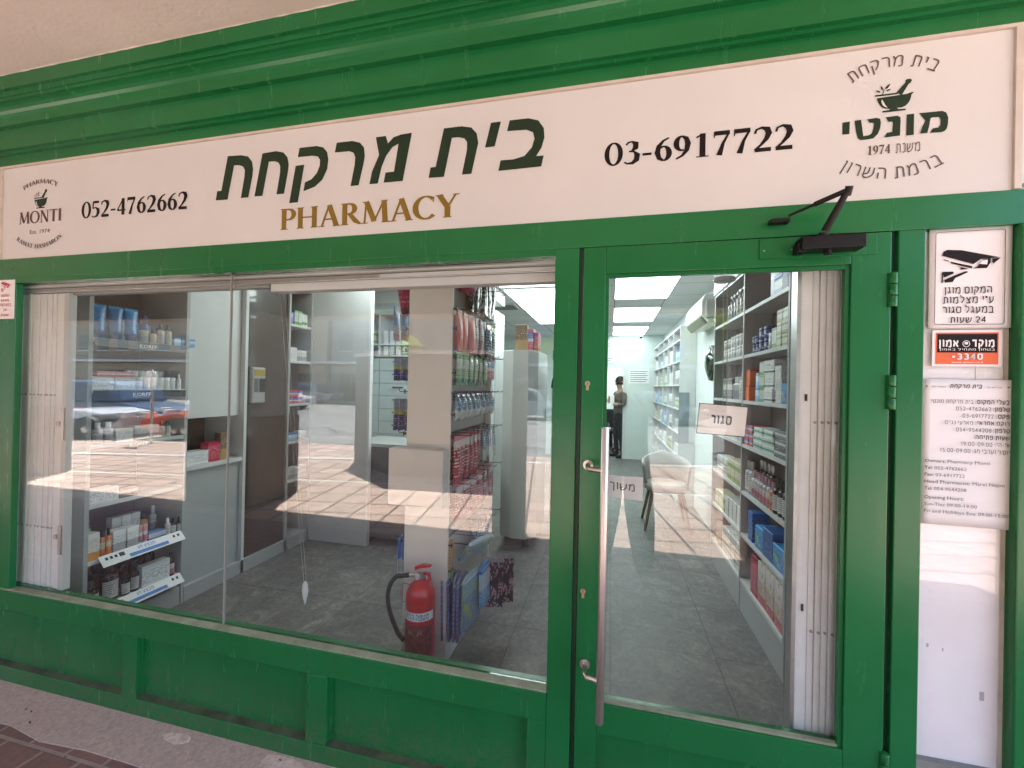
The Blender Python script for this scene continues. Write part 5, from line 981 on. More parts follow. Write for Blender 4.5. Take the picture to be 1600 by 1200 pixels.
for zi in range(11):
    z0 = .12 + zi * .155
    for x0, x1 in ((-3.19, -2.79), (-2.78, -2.28), (-2.27, -1.8), (-1.79, -1.31)):
        d = MB().box(x0, x1, 3.215, 3.2345, z0, z0 + .148).build('drawer', PALE, dw, bevel=.002); MB().box((x0 + x1) / 2 - .07, (x0 + x1) / 2 + .07, 3.203, 3.2145, z0 + .10, z0 + .112).build('handle', BLACK, d)
# display stand with hooks (gondola)
gd = thing('display_stand', 'cream hook display stand hung with packs on both sides, end panel facing the window', 'display stand', (-.96, 1.1, 0))
MB().box(-1.098, -.840, .685, .70, .165, 2.42).build('end_panel', CREAM, gd, bevel=.001); MB().box(-1.09, -.848, 1.50, 1.515, .165, 2.42).build('end_panel', CREAM, gd)
MB().box(-1.02, -.892, .7005, 1.4995, .165, 2.42).build('peg_panel', LAM, gd)
MB().box(-1.10, -.838, .682, 1.517, .0, .1645).build('base', WHITEM, gd, bevel=.002)
MB().box(-1.158, -.843, .60, .684, .862, 1.165).build('literature_box', CREAM, gd, bevel=.004)
GZ = [2.15, 1.93, 1.70, 1.47, 1.235, .97, .64]
for s, xf in ((1, -.892), (-1, -1.02)):
    for z in GZ:
        m = MB()
        m.box(*sorted((xf, xf + s * .008)), .705, 1.49, z - .006, z + .006)
        for k in range(6): y = .735 + k * .135; m.tube([(xf, y, z), (xf + s * .15, y, z - .0), (xf + s * .158, y, z + .012)], .0025, 5)
        m.build('hook_bar', BLACK, gd)
    m = MB()
    for z in GZ + [2.05, 1.82, 1.58, 1.35, 1.1]: m.tube([(-.848 if s > 0 else -1.09, .6925, z), ((-.848 if s > 0 else -1.09) + s * .028, .6925, z)], .004, 6); m.box(*sorted(((-.848 if s > 0 else -1.09) + s * .026, (-.848 if s > 0 else -1.09) + s * .031)), .688, .697, z - .012, z + .012)
    m.build('hook_clip', BLACK, gd)
# display column with rounded end, and things on it
dc = thing('display_column', 'tall grey display column with a rounded base beyond the hook stand', 'column', (-.83, 2.6, 0))
m = MB(); m.prism([(-1.0, 2.42), (-.86, 2.36), (-.74, 2.36), (-.66, 2.44), (-.66, 3.0), (-1.0, 3.0)], 2, .09, 1.85); m.build('column_body', LAML, dc, bevel=.006); MB().box(-.95, -.72, 2.42, 2.95, 0, .0895).build('base', BLACK, dc); MB().box(-.885, -.74, 2.345, 2.3598, .1, 1.85).build('corner_trim', LAML, dc)
arch = thing('arched_cabinet', 'grey arched end cabinet with dark edge right of the display column', 'cabinet', (-.45, 3.4, 0))
pr = [(-.62, .05)] + [(-.62 + .0 + .26 * (1 - math.cos(R(a))) , 1.5 + .30 * math.sin(R(a))) for a in range(0, 181, 15)] + [(-.10, .05)]
MB().prism(pr, 1, 3.1, 3.7).build('cabinet_body', LAM, arch)
m = MB(); m.tube([(x, 3.095, z) for x, z in pr[1:]], .012, 6); m.build('edge_trim', BLACK, arch)
# air conditioner, mirror
ac = thing('air_conditioner', 'white wall air conditioner high on the right wall', 'air conditioner', (.98, 3.45, 2.17))
m = MB(); m.prism([(1.079, 2.20), (1.079, 2.47), (.90, 2.47), (.865, 2.40), (.865, 2.27), (.93, 2.185)], 1, 3.0, 3.88); m.build('casing', WHITEM, ac, bevel=.008)
MB().prism([(.925, 2.178), (.872, 2.25), (.866, 2.246), (.918, 2.172)], 1, 3.04, 3.84).build('louver', LAMD, ac); MB().box(.90, 1.0, 2.97, 2.9995, 2.22, 2.40).build('end_cap', LAM, ac, bevel=.01)
mi = thing('round_mirror', 'round black framed convex mirror on the right wall under the air conditioner', 'mirror', (1.06, 3.35, 1.80))
pr_ = [(.001, -.05), (.09, -.042), (.15, -.02), (.165, .0)]
m = MB(); m.lathe([(.165, .0), (.185, .005), (.19, .03), (.185, .055), (.165, .06)], 28); me = m.mesh('mirror_frame', BLACK); o = bpy.data.objects.new('mirror_frame', me); COL.objects.link(o); o.parent = mi; o.rotation_euler = (0, R(90), 0); o.location = (-.04, 0, 0)
m = MB(); m.lathe(pr_, 28); me = m.mesh('mirror_glass', pbr('mirror_glass', (.10, .11, .11), .08, 1.0)); o = bpy.data.objects.new('mirror_glass', me); COL.objects.link(o); o.parent = mi; o.rotation_euler = (0, R(90), 0); o.location = (-.03, 0, 0)
# tub chair
ch = thing('tub_chair', 'pale taupe tub chair with tapered wooden legs beside the right shelving', 'chair', (.62, 3.45, 0))
WOOD = pbr('beech_wood', (.25, .16, .10), .5, var=.2)
for sx, sy in ((-1, -1), (1, -1), (-1, 1), (1, 1)): MB().tube([(.62 + sx * .15, 3.45 + sy * .14, .42), (.62 + sx * .23, 3.45 + sy * .22, 0)], [.022, .014], 8).build('leg', WOOD, ch)
MB().lathe([(.20, .40), (.235, .42), (.24, .47), (.20, .49)], 20, (.62, 3.45, 0)).build('seat', pbr('taupe_shell', (.40, .37, .34), .5), ch)
m = MB(); n = 14
v = []; 
for j in range(5):
    for i in range(n + 1):
        a = R(-20 + 220 * i / n); h = .46 + (.34 - .12 * abs(i - n / 2) / (n / 2)) * j / 4; rr = .235 + .03 * j / 4
        v.append((.62 + rr * math.cos(a), 3.45 + rr * math.sin(a), h))
nn = len(v); v += [(.62 + (x - .62) * .9, 3.45 + (y - 3.45) * .9, z) for x, y, z in v]; f = []
for j in range(4):
    for i in range(n): q = j * (n + 1) + i; f += [(q, q + 1, q + n + 2, q + n + 1), (nn + q, nn + q + n + 1, nn + q + n + 2, nn + q + 1)]
for i in range(n): q = 4 * (n + 1) + i; f.append((q, q + 1, nn + q + 1, nn + q)); f.append((i, nn + i, nn + i + 1, i + 1))
for j in range(4): q = j * (n + 1); f.append((q, q + n + 1, nn + q + n + 1, nn + q)); q += n; f.append((q, nn + q, nn + q + n + 1, q + n + 1))
m.add(v, f, 0, True); m.build('backrest', MATS['taupe_shell'], ch)

# fire extinguisher
ex = thing('fire_extinguisher', 'red fire extinguisher with black hose standing at the window', 'fire extinguisher', (-.945, .585, 0), None)
cx, cy = -.945, .585
MB().lathe([(.066, 0), (.076, .012), (.0765, .02), (.0765, .37), (.074, .395), (.060, .425), (.035, .445), (.024, .452), (.024, .462)], 32, (cx, cy, .0)).build('cylinder', RED, ex)
MB().lathe([(.0785, .0), (.0785, .05)], 32, (cx, cy, .0)).build('foot_ring', pbr('ext_dark_green', (.02, .05, .03), .5), ex)  # foot ring in its own dark green
lb_ = MB()
def arcband(z0, z1, a0, a1, r, n=16):
    v = [(cx + r * math.cos(R(a0 + (a1 - a0) * i / n)), cy + r * math.sin(R(a0 + (a1 - a0) * i / n)), z) for z in (z0, z1) for i in range(n + 1)]
    return v, [(i, i + 1, n + 2 + i, n + 1 + i) for i in range(n)]
lb_.add(*arcband(.285, .325, 185, 350, .0772), 0, True); lb_.build('label_band', PAPER, ex)
lb_ = MB(); lb_.add(*arcband(.10, .265, 190, 345, .0772), 0, True); lb_.build('instruction_label', pbr('ext_label', (.22, .03, .035), .4, var=.7, vscale=60), ex)
fncy = lambda u, v, e: (cx + (.0775 + e) * math.cos(R(u)), cy + (.0775 + e) * math.sin(R(u)), v)
t = Text(); put(t, vis('מטפה הלוקרבון'), fncy, 196, 330, .293, .023, weight=.17); t.mb.build('lettering', INKB, ex)
t = Text()
for i in range(3): a = 205 + i * 38; t.quadstrip(*ribbon([(a, .215), (a + 28, .215), (a + 28, .25), (a, .25), (a, .215)], .0), fncy) if False else t.poly([(a, .215), (a + 6, .25), (a + 12, .222), (a + 18, .25), (a + 24, .215), (a + 12, .232)], fncy)
for i in range(7): t.poly([(200, .115 + i * .012), (330 - (i * 37) % 40, .115 + i * .012), (330 - (i * 37) % 40, .120 + i * .012), (200, .120 + i * .012)], fncy)
t.mb.build('instruction_print', pbr('pale_red_print', (.45, .18, .18), .5), ex)
m = MB(); m.tube([(cx, cy, .455), (cx, cy, .495)], .019, 14); m.tube([(cx - .02, cy - .015, .478), (cx - .055, cy - .035, .482)], .010, 10); m.build('valve', STEEL, ex)
MB().tube([(cx - .005, cy - .024, .475), (cx - .008, cy - .034, .475)], .014, 14).build('pressure_gauge', PAPER, ex)
m = MB(); m.prism([(-.035, .495), (-.01, .507), (.05, .520), (.055, .527), (.0, .528), (-.04, .512)], 1, -.011, .011); k = m.build('carry_handle', RED, ex, org=(0, 0, 0)); k.location = (.005, 0, 0)
m = MB(); m.prism([(.012, .49), (.048, .488), (.055, .452), (.048, .44), (.04, .478), (.012, .478)], 1, -.009, .009); k = m.build('grip', RED, ex, org=(0, 0, 0)); k.location = (.0, 0, 0)
hose = [(cx - .05, cy - .034, .482)] + [(cx - .07 - .075 * math.sin(R(t * 9)) - .02, cy - .045, .482 - .30 * (t / 20) ** 1.25 + .028 * math.sin(R(t * 9)) * (1 - t / 20)) for t in range(2, 20)] + [(cx - .078, cy - .03, .165)]
MB().tube(hose, .0115, 10).build('hose', RUBBER, ex); ex.scale = (1, 1, 1.085)
MB().tube([(cx - .02, cy - .05, .44), (cx - .07, cy - .055, .45), (cx - .085, cy - .06, .41), (cx - .075, cy - .06, .36), (cx - .03, cy - .074, .38)], .002, 5).build('safety_tie', RED, ex)

# ================================================================== PRODUCTS
PROTO = {}; LABELS = set()
CAPS = {'b': BLACK, 'w': WHITEM, 's': STEEL, 'p': pbr('pink_cap', (.5, .28, .33), .4), 'g': pbr('grey_cap', (.2, .2, .2), .4), 'y': pbr('gold_liquid', (.42, .30, .05), .15), 'n': pbr('navy_cap', (.02, .03, .15), .35)}
def mk(mb, name, mat, parent=None):
    ob = bpy.data.objects.new(name, mb.mesh(name, mat)); COL.objects.link(ob)
    if parent: ob.parent = parent
    return ob
def proto(kind, mat, w, d, h, cap, lab):
    """w along the shelf (x), d deep (y), front faces -y; built at the origin once, copied after"""
    key = (kind, mat, w, d, h, cap, lab)
    if key in PROTO: return PROTO[key]
    M = PK[mat] if mat in PK else mat
    if kind == 'carton':
        o = mk(MB().box(-w / 2, w / 2, -d / 2, d / 2, 0, h), 'carton', M)
        b = o.modifiers.new('bevel', 'BEVEL'); b.width = min(w, d, h) * .03; b.segments = 1
    elif kind in ('bottle', 'pump_bottle', 'jar', 'vial'):
        r = w / 2; sy = d / w
        if kind == 'jar':
            o = mk(MB().lathe([(r * .9, 0), (r, h * .06), (r, h * .66), (r * .93, h * .70)], 20, sy=sy), 'jar', M)
            mk(MB().lathe([(r * .97, h * .705), (r, h * .74), (r, h * .96), (r * .94, h)], 20, sy=sy), 'lid', CAPS[cap or 'w'], o)
        else:
            hs = .72 if kind == 'bottle' else .66
            o = mk(MB().lathe([(r * .9, 0), (r, h * .03), (r, h * (hs - .08)), (r * .8, h * (hs - .02)), (r * .34, h * hs), (r * .32, h * (hs + .05))], 20, sy=sy), kind, M)
            if kind == 'pump_bottle':
                m = MB().lathe([(r * .42, h * (hs + .02)), (r * .42, h * (hs + .12))], 12); m.lathe([(r * .12, h * (hs + .12)), (r * .12, h * .92)], 8); m.box(-r * .9, r * .25, -r * .16, r * .16, h * .92, h)
                mk(m, 'pump_head', CAPS[cap or 'w'], o)
            else: mk(MB().lathe([(r * .46, h * (hs + .015)), (r * .48, h * (hs + .03)), (r * .48, h * .98), (r * .42, h)], 14), 'cap', CAPS[cap or 'w'], o)
            if lab:
                n = 14; v = []; f = []
                for z in (h * .10, h * .54):
                    for i in range(n + 1): a = R(200 + 140 * i / n); v.append((r * 1.015 * math.cos(a), r * 1.015 * sy * math.sin(a), z))
                f = [(i, i + 1, n + 2 + i, n + 1 + i) for i in range(n)]; mk(MB().add(v, f, 0, True), 'label', PK[lab], o)
    elif kind == 'tube':
        m = MB(); v = []; f = []; n = 18; L = 8
        for j in range(L + 1):
            t = j / L; rx = w / 2 * (.80 + .20 * t); ry = d / 2 * (1 - t) ** .8 + .0015
            for i in range(n): a = 2 * math.pi * i / n; v.append((rx * math.cos(a), ry * math.sin(a), h * (.14 + .86 * t)))
        for j in range(L):
            for i in range(n): f.append((j * n + i, j * n + (i + 1) % n, (j + 1) * n + (i + 1) % n, (j + 1) * n + i))
        f += [tuple(range(n - 1, -1, -1)), tuple(range(L * n, L * n + n))]; m.add(v, f, 0, True); o = mk(m, 'tube', M)
        mk(MB().lathe([(w * .34, 0), (w * .36, .004), (w * .36, h * .138)], 16, sy=d / w * .95), 'cap', CAPS[cap or 'w'], o)
    elif kind in ('hang_pack', 'bag'):          # pack on a card with a hole for the hook; hangs from its top, which is at z = 0
        bul = .45 if kind == 'bag' else .25; m = MB(); nx, nz = 6, 8; v = []; f = []
        for sd in (-1, 1):
            for j in range(nz + 1):
                for i in range(nx + 1):
                    s, t = i / nx, j / nz; b = (math.sin(math.pi * s) * math.sin(math.pi * min(1, t * 1.15))) ** .6 if 0 < s < 1 and t < .87 and t > 0 else 0
                    wv = 1 if kind == 'hang_pack' else (.88 + .12 * math.sin(t * 5))
                    v.append(((s - .5) * w * wv, sd * (d * .06 + d * bul * b), -h + h * t))
        q0 = (nx + 1) * (nz + 1)
        for j in range(nz):
            for i in range(nx): q = j * (nx + 1) + i; f += [(q, q + 1, q + nx + 2, q + nx + 1), (q0 + q, q0 + q + nx + 1, q0 + q + nx + 2, q0 + q + 1)]
        ring = list(range(nx + 1)) + [(j + 1) * (nx + 1) - 1 for j in range(1, nz + 1)] + [nz * (nx + 1) + i for i in range(nx - 1, -1, -1)] + [j * (nx + 1) for j in range(nz - 1, 0, -1)]
        for i in range(len(ring)): a_, b_ = ring[i], ring[(i + 1) % len(ring)]; f.append((a_, q0 + a_, q0 + b_, b_))
        m.add(v, f, 0, kind == 'bag'); o = mk(m, kind, M)
    elif kind == 'folder':                     # flat sleeve hanging from its top edge
        o = mk(MB().prism([(-w / 2, -h), (w / 2, -h), (w / 2, -.02), (w * .3, 0), (-w * .3, 0), (-w / 2, -.02)], 1, -d / 2, d / 2), 'folder', M)
        mk(MB().box(-w / 2, w / 2, -d / 2 - .001, d / 2 + .001, -.10 * h - .004, -.10 * h), 'edge_band', INKW, o)
    elif kind == 'brush':
        o = mk(MB().prism([(-w / 2, -h), (w / 2, -h), (w * .42, -h * .62), (w * .2, -h * .5), (w * .2, 0), (-w * .2, 0), (-w * .2, -h * .5), (-w * .42, -h * .62)], 1, -d / 2, d / 2), 'brush', M)
    for c in [o] + list(o.children): COL.objects.unlink(c)
    PROTO[key] = o; return o
def link_copy(o, parent=None):
    c = o.copy(); COL.objects.link(c); c.parent = parent
    for ch in o.children: link_copy(ch, c)
    return c
CATS = {'carton': 'box', 'bottle': 'bottle', 'pump_bottle': 'bottle', 'jar': 'jar', 'tube': 'tube', 'hang_pack': 'package', 'bag': 'bag', 'folder': 'folder', 'brush': 'brush', 'vial': 'bottle'}
def place(kind, mat, w, d, h, loc, rz, label, group, cap=None, lab=None):
    c = link_copy(proto(kind, mat, w, d, h, cap, lab)); c.location = loc; c.rotation_euler = (0, 0, rz)
    base = label; k = 1
    while label in LABELS: k += 1; label = base.replace(', ', f', {ORD[k - 1]} ', 1)
    LABELS.add(label); return tag(c, label, CATS[kind], group)
JIT = random.Random(11)
SHN = {0: 'bottom', 1: 'second lowest', 2: 'third lowest', 3: 'middle', 4: 'third highest', 5: 'second highest', 6: 'top'}
def run(side, shelf, zs, xf, y, items, where, group, gap=.004):
    """items in a row going away from the window, starting at y; side +1: right shelves that face -x, -1: left shelves that face +x"""
    n = 0
    for it in items:
        kind, mat, w, d, h, desc = it[:6]; o = it[6] if len(it) > 6 else {}
        rep, st, inset = o.get('n', 1), o.get('st', 1), o.get('in', .012)
        if 'y' in o: y = o['y']
        for i in range(rep):
            for j in range(st):
                x = xf + side * (inset + d / 2 + JIT.uniform(0, .006)); yy = y + w / 2 + JIT.uniform(-.001, .001)
                pos = f'{ORD[i]} along' if rep > 1 else ''
                lev = ('top of stack' if j == st - 1 else 'bottom of stack' if j == 0 else 'mid stack') if st > 1 else ''
                place(kind, mat, w, d, h, (x, yy, zs + .0006 + j * (h + .0006)), -side * R(90) + R(JIT.uniform(-3, 3)), ', '.join(q for q in (desc, pos, lev, where) if q), group, o.get('cap'), o.get('lab'))
            y += w + gap
    return y
RF = .90
def right(s, bay, y, items): run(1, s, RS[s], RF, y, items, f'{SHN[s]} shelf, {bay} right bay', f'packs on the {SHN[s]} shelf of the {bay} right bay')
C, B_, P_, J_, TU = 'carton', 'bottle', 'pump_bottle', 'jar', 'tube'
right(6, 'near', 1.06, [(C, 'bluepurple', .07, .10, .15, 'pale violet carton'), (C, 'whiteblue', .12, .11, .085, 'white and blue carton', {'st': 2, 'n': 1}), (C, 'bluepurple', .06, .10, .20, 'tall blue violet carton')])
right(5, 'near', 1.06, [(C, 'greencream', .075, .10, .07, 'green and cream tea carton', {'st': 3, 'n': 2, 'y': 1.05}), (C, 'whitegreen', .075, .09, .12, 'small white and green carton'), (J_, 'white', .075, .075, .10, 'round white tub'), (J_, 'navy', .075, .075, .075, 'navy blue round jar', {'n': 2, 'st': 2, 'cap': 'n'}), (J_, 'navy', .06, .06, .055, 'small navy jar', {'n': 2, 'st': 2, 'cap': 'n'})])
right(4, 'near', 1.06, [(C, 'blue', .07, .10, .11, 'blue carton', {'y': 1.05}), (C, 'white', .09, .10, .07, 'white carton', {'st': 3, 'y': 1.125}), (C, 'whiteblack', .15, .14, .083, 'large white carton with black stripe', {'st': 3, 'y': 1.24}), (C, 'whitegreen', .085, .12, .083, 'white carton with green print', {'st': 3, 'n': 1}), (C, 'lightblue', .06, .10, .09, 'light blue carton', {'st': 2, 'n': 1}), (C, 'orange', .075, .12, .105, 'bright orange carton', {'st': 2, 'n': 1, 'y': 1.665})])
right(3, 'near', 1.06, [(C, 'darkwhite', .17, .10, .05, 'dark and white flat carton', {'n': 1, 'st': 3, 'y': 1.05}), (C, 'greenwhite', .17, .11, .045, 'green and white toothpaste carton', {'n': 2, 'st': 3}), (C, 'redblue', .08, .11, .045, 'red and blue toothpaste carton', {'n': 2, 'st': 3, 'y': 1.585})])
right(2, 'near', 1.06, [(B_, 'darkb', .06, .05, .20, 'black bottle with white label', {'n': 3, 'lab': 'labelw', 'cap': 'b', 'y': 1.05}), (B_, 'orangetan', .05, .045, .16, 'amber orange bottle', {'n': 1, 'cap': 'p'}), (B_, 'clear', .05, .045, .17, 'clear bottle with pink cap', {'n': 6, 'cap': 'p', 'lab': 'labelr'}), (B_, 'clear', .06, .05, .215, 'clear bottle with silver cap', {'n': 2, 'cap': 's', 'lab': 'labelw'})])
run(1, 2, RS[2], RF + .07, 1.46, [(B_, 'darkb', .06, .05, .225, 'dark bottle with silver cap at the back', {'n': 4, 'cap': 's', 'lab': 'labelw'})], 'third lowest shelf, near right bay', 'silver capped bottles on the third lowest right shelf')
right(1, 'near', 1.06, [(C, 'blue', .16, .12, .13, 'bright blue carton', {'y': 1.05}), (C, 'deepblue', .15, .12, .17, 'deep blue carton'), (C, 'blue', .13, .12, .14, 'blue green carton'), (C, 'deepblue', .09, .10, .19, 'dark blue upright carton', {'y': 1.55})])
right(0, 'near', 1.06, [(C, 'floral', .13, .10, .25, 'floral pack', {'n': 3, 'y': 1.05}), (C, 'red', .11, .10, .25, 'crimson pack', {'n': 1})])
right(6, 'far', 1.80, [(P_, 'patterned', .075, .06, .21, 'patterned pump bottle', {'n': 3, 'cap': 'w'}), (P_, 'clear', .07, .06, .20, 'pale pump bottle', {'n': 3, 'cap': 'w'})])
right(5, 'far', 1.80, [(J_, 'white', .07, .07, .085, 'white pot', {'n': 5, 'st': 2}), (J_, 'patterned', .065, .065, .08, 'patterned pot', {'n': 3, 'st': 2})])
right(4, 'far', 1.80, [(B_, 'white', .055, .055, .20, 'white bottle', {'n': 2, 'cap': 'w'}), (B_, 'clear', .05, .05, .17, 'pale bottle', {'n': 3, 'cap': 'w'}), (C, 'darkwhite', .08, .08, .16, 'dark carton', {'n': 3})])
right(3, 'far', 1.80, [(C, 'white', .09, .10, .07, 'white carton', {'n': 7, 'st': 2})])
right(2, 'far', 1.80, [(C, 'greencream', .09, .1, .16, 'green and cream carton', {'n': 4}), (C, 'patterned', .1, .1, .14, 'patterned carton', {'n': 3})])
right(1, 'far', 1.80, [(C, 'white', .1, .1, .15, 'white carton', {'n': 4}), (C, 'greencream', .1, .1, .13, 'green and cream carton', {'n': 3})])
right(0, 'far', 1.80, [(C, 'patterned', .12, .1, .2, 'patterned carton', {'n': 4}), (C, 'brown', .1, .1, .2, 'brown carton', {'n': 2})])
# far shelves: small packs
rnd = random.Random(3)
for s, z in enumerate(FS[:-1]):
    for b, y0 in enumerate((4.42, 5.03, 5.63, 6.23, 6.93)):
        mt = rnd.choice(['white', 'greencream', 'whitegreen', 'lightblue', 'white', 'grey']); k = rnd.choice((2, 3)); w = .46 / k - .02
        run(1, s, z, .88, y0, [(C, mt, round(w, 3), .1, round(rnd.uniform(.12, .2), 2), f'{mt.replace("white", "white ").replace("cream", " and cream ").replace("green", "green ").replace("light", "light ").replace("  ", " ").strip()} carton', {'n': k})], f'{ORD[s]} shelf up, {ORD[b]} bay, far right wall', 'packs on the far right shelving')
# left cosmetics bay
LF = -2.79
def left(s, y, items, nm): run(-1, s, LB[s], LF, y, items, nm, f'cosmetics, {nm}')
L5, L4, L3, L2, L1, L0 = 'top left window shelf', 'second left window shelf', 'third left window shelf', 'dark left window shelf', 'upper promotion shelf', 'lower promotion shelf'
left(5, .285, [(TU, 'bluetube', .078, .05, .195, 'big blue tube', {'n': 3, 'cap': 'n', 'in': .02}), (B_, 'bluegrey', .05, .045, .165, 'blue and beige bottle', {'cap': 'n'}), (B_, 'taupeb', .038, .035, .085, 'short beige bottle with black cap', {'cap': 'b'}), (B_, 'taupeb', .045, .04, .125, 'tall beige bottle with black cap', {'n': 2, 'cap': 'b'}), (C, 'lightblue', .045, .06, .05, 'low light blue carton', {'n': 3})], L5)
run(-1, 5, LB[5], LF - .14, .46, [(C, 'white', .05, .05, .135, 'white carton behind the bottles', {'n': 2}), (B_, 'taupeb', .04, .035, .14, 'beige bottle behind', {'n': 1, 'cap': 'b'}), (C, 'white', .07, .05, .12, 'white carton behind', {'n': 1}), (C, 'deepblue', .06, .05, .12, 'deep blue carton behind', {'n': 1})], L5, 'cosmetics at the back of the top left shelf')
left(4, .278, [(C, 'white', .11, .08, .072, 'long white carton', {'n': 2}), (J_, 'white', .036, .036, .075, 'white cosmetic pot', {'n': 6, 'y': .515}), (B_, 'white', .026, .026, .10, 'white dropper bottle', {'cap': 'w'})], L4)
run(-1, 4, LB[4] + .0735, LF, .30, [(C, 'pink', .09, .07, .03, 'pale pink pack lying on the long cartons', {'n': 2})], L4, 'pink packs on the second left window shelf')
run(-1, 4, LB[4], LF - .10, .515, [(J_, 'white', .036, .036, .115, 'tall white cosmetic pot behind', {'n': 6})], L4, 'back row of pots on the second left window shelf')
left(3, .30, [(B_, 'clear', .05, .045, .12, 'pale bottle', {'n': 2}), (C, 'white', .09, .06, .075, 'white carton'), (C, 'grey', .07, .06, .085, 'white grey carton', {'n': 2}), (B_, 'taupeb', .035, .035, .1, 'beige bottle', {'cap': 'b', 'n': 2})], L3)
left(2, .285, [(C, 'white', .14, .09, .075, 'flat white carton with black lid', {}), (C, 'darkwhite', .10, .08, .06, 'dark carton', {})], L2)
left(1, .275, [(C, 'amber', .060, .06, .15, 'white and orange carton'), (B_, 'orangetan', .028, .028, .155, 'amber vial bottle with black cap', {'n': 2, 'cap': 'b'}), (C, 'grey', .065, .07, .125, 'white and grey carton', {'n': 2}), (TU, 'pink', .026, .022, .115, 'small pink tube', {'n': 2}), (C, 'whiteblue', .10, .05, .05, 'small white carton lying flat'), (B_, 'clear', .034, .034, .11, 'grey bottle with white cap', {'cap': 'w', 'lab': 'labelw', 'n': 1}), (B_, 'darkb', .034, .034, .10, 'black bottle with white label', {'cap': 'b', 'lab': 'labelw', 'n': 2})], L1)
run(-1, 1, LB[1], LF - .13, .29, [(C, 'darkwhite', .085, .05, .20, 'dark carton at the back', {}), (C, 'grey', .05, .05, .17, 'white and grey carton at the back', {'y': .48, 'n': 3}), (B_, CAPS['y'], .06, .05, .15, 'golden oil bottle at the back', {'cap': 'b', 'y': .64}), (B_, 'clear', .04, .04, .18, 'clear bottle at the back', {'cap': 'w', 'n': 1})], L1, 'back row on the upper promotion shelf')
left(0, .285, [(B_, 'darkb', .068, .06, .15, 'dark bottle with oval label', {'cap': 'b', 'lab': 'labelw'}), (B_, 'darkb', .085, .07, .225, 'large dark bottle with white label', {'cap': 'b', 'lab': 'labelw', 'y': .368}), (B_, 'darkb', .05, .045, .135, 'short dark bottle with white label', {'cap': 'b', 'lab': 'labelw'}), (B_, 'darkb', .05, .045, .165, 'middle dark bottle with white label', {'cap': 'b', 'lab': 'labelw'}), (C, 'white', .165, .06, .13, 'wide white carton with small print', {}), (B_, 'darkb', .04, .04, .15, 'slim dark bottle with pink label', {'cap': 'b', 'lab': 'labelr', 'n': 1})], L0)
run(-1, 0, LB[0], LF - .12, .30, [(B_, 'darkb', .07, .06, .22, 'dark bottle in the back row', {'cap': 'b', 'n': 6})], L0, 'back row of dark bottles on the lower promotion shelf')
run(-1, 2, .9155, -2.80, .835, [(C, 'white', .16, .1, .09, 'white carton', {'y': .835}), (C, 'red', .09, .08, .14, 'dark red carton', {}), (C, 'brown', .07, .06, .2, 'brown carton', {})], 'open niche of the wall cabinet', 'cartons in the wall cabinet niche')
for z, its in ((2.03, [(P_, 'bluepurple', .05, .05, .17, 'white pump bottle', {'cap': 'w'}), (C, 'whitegreen', .045, .06, .13, 'white and green carton', {'n': 2}), (TU, 'whitegreen', .04, .03, .12, 'white and green tube', {'n': 2})]), (1.70, [(C, 'white', .09, .08, .06, 'white carton', {'st': 2, 'n': 1}), (C, 'grey', .06, .07, .10, 'grey and white carton', {'n': 2})]), (1.31, [(C, 'redblue', .055, .07, .06, 'red and white carton', {'st': 2, 'n': 3}), (C, 'pink', .04, .06, .07, 'pink carton', {})]), (.97, [(C, 'lightblue', .06, .07, .07, 'light blue carton', {'n': 2}), (C, 'amber', .05, .06, .08, 'amber and white carton', {'n': 2})]), (.62, [(C, 'grey', .08, .08, .1, 'grey carton', {'n': 3})])):
    run(-1, 0, z, -2.79, 1.745, its, {2.03: 'top', 1.70: 'second', 1.31: 'third', .97: 'fourth', .62: 'lowest'}[z] + ' shelf beside dark cabinet', 'packs beside the dark cabinet')
for x0, z, mt, k in ((-2.76, 2.003, 'white', 4), (-2.5, 1.863, 'whitegreen', 5), (-2.76, 1.863, 'white', 3), (-2.15, 1.863, 'lightblue', 6), (-2.15, 2.003, 'white', 6), (-3.1, 2.003, 'greencream', 3)):
    for i in range(k): place(C, mt, .06, .08, .11 if z < 1.9 else .16, (x0 + .05 + i * .085, 3.26, z), 0, f'{mt} carton, {ORD[i]} of its row, shelf {"below" if z < 1.9 else "above"} over the drawers', 'packs over the drawer wall')
# things hung on the display stand: right side
def hung(s, z, ys, kind, mat, w, d, h, desc, where, k=1, dx=.035, xo=.03, tilt=0.0):
    xf = -.892 if s > 0 else -1.02
    for i, y in enumerate(ys):
        for j in range(k):
            c = place(kind, mat, w, d, h, (xf + s * (xo + j * dx), y, z - .004), s * R(90) + R(JIT.uniform(-8, 8)), f'{desc}, {ORD[i]} hook, ' + (f'{ORD[j]} out, ' if k > 1 else '') + where, f'packs hung on the {where}')
            c.rotation_euler.x = R(JIT.uniform(-3, 3)) + tilt
hung(1, 2.36, [.76, .90], 'bag', 'magenta', .13, .09, .30, 'magenta bag', 'top row of the stand', k=2, dx=.05)
hung(1, 2.38, [1.04, 1.17, 1.30, 1.42], 'hang_pack', 'blackyel', .10, .04, .40, 'black and yellow bag', 'top row of the stand', k=2, dx=.045)
hung(1, 1.935, [.745, .845, .945], 'hang_pack', 'orange', .085, .045, .225, 'bright orange pack', 'orange row of the stand', k=2, dx=.04)
hung(1, 1.94, [1.05, 1.15], 'hang_pack', 'orangetan', .085, .045, .225, 'orange and tan pack', 'orange row of the stand', k=2, dx=.04)
hung(1, 1.96, [1.27, 1.39], 'hang_pack', 'blackyel', .09, .04, .27, 'black blister pack', 'orange row of the stand', k=2, dx=.05)
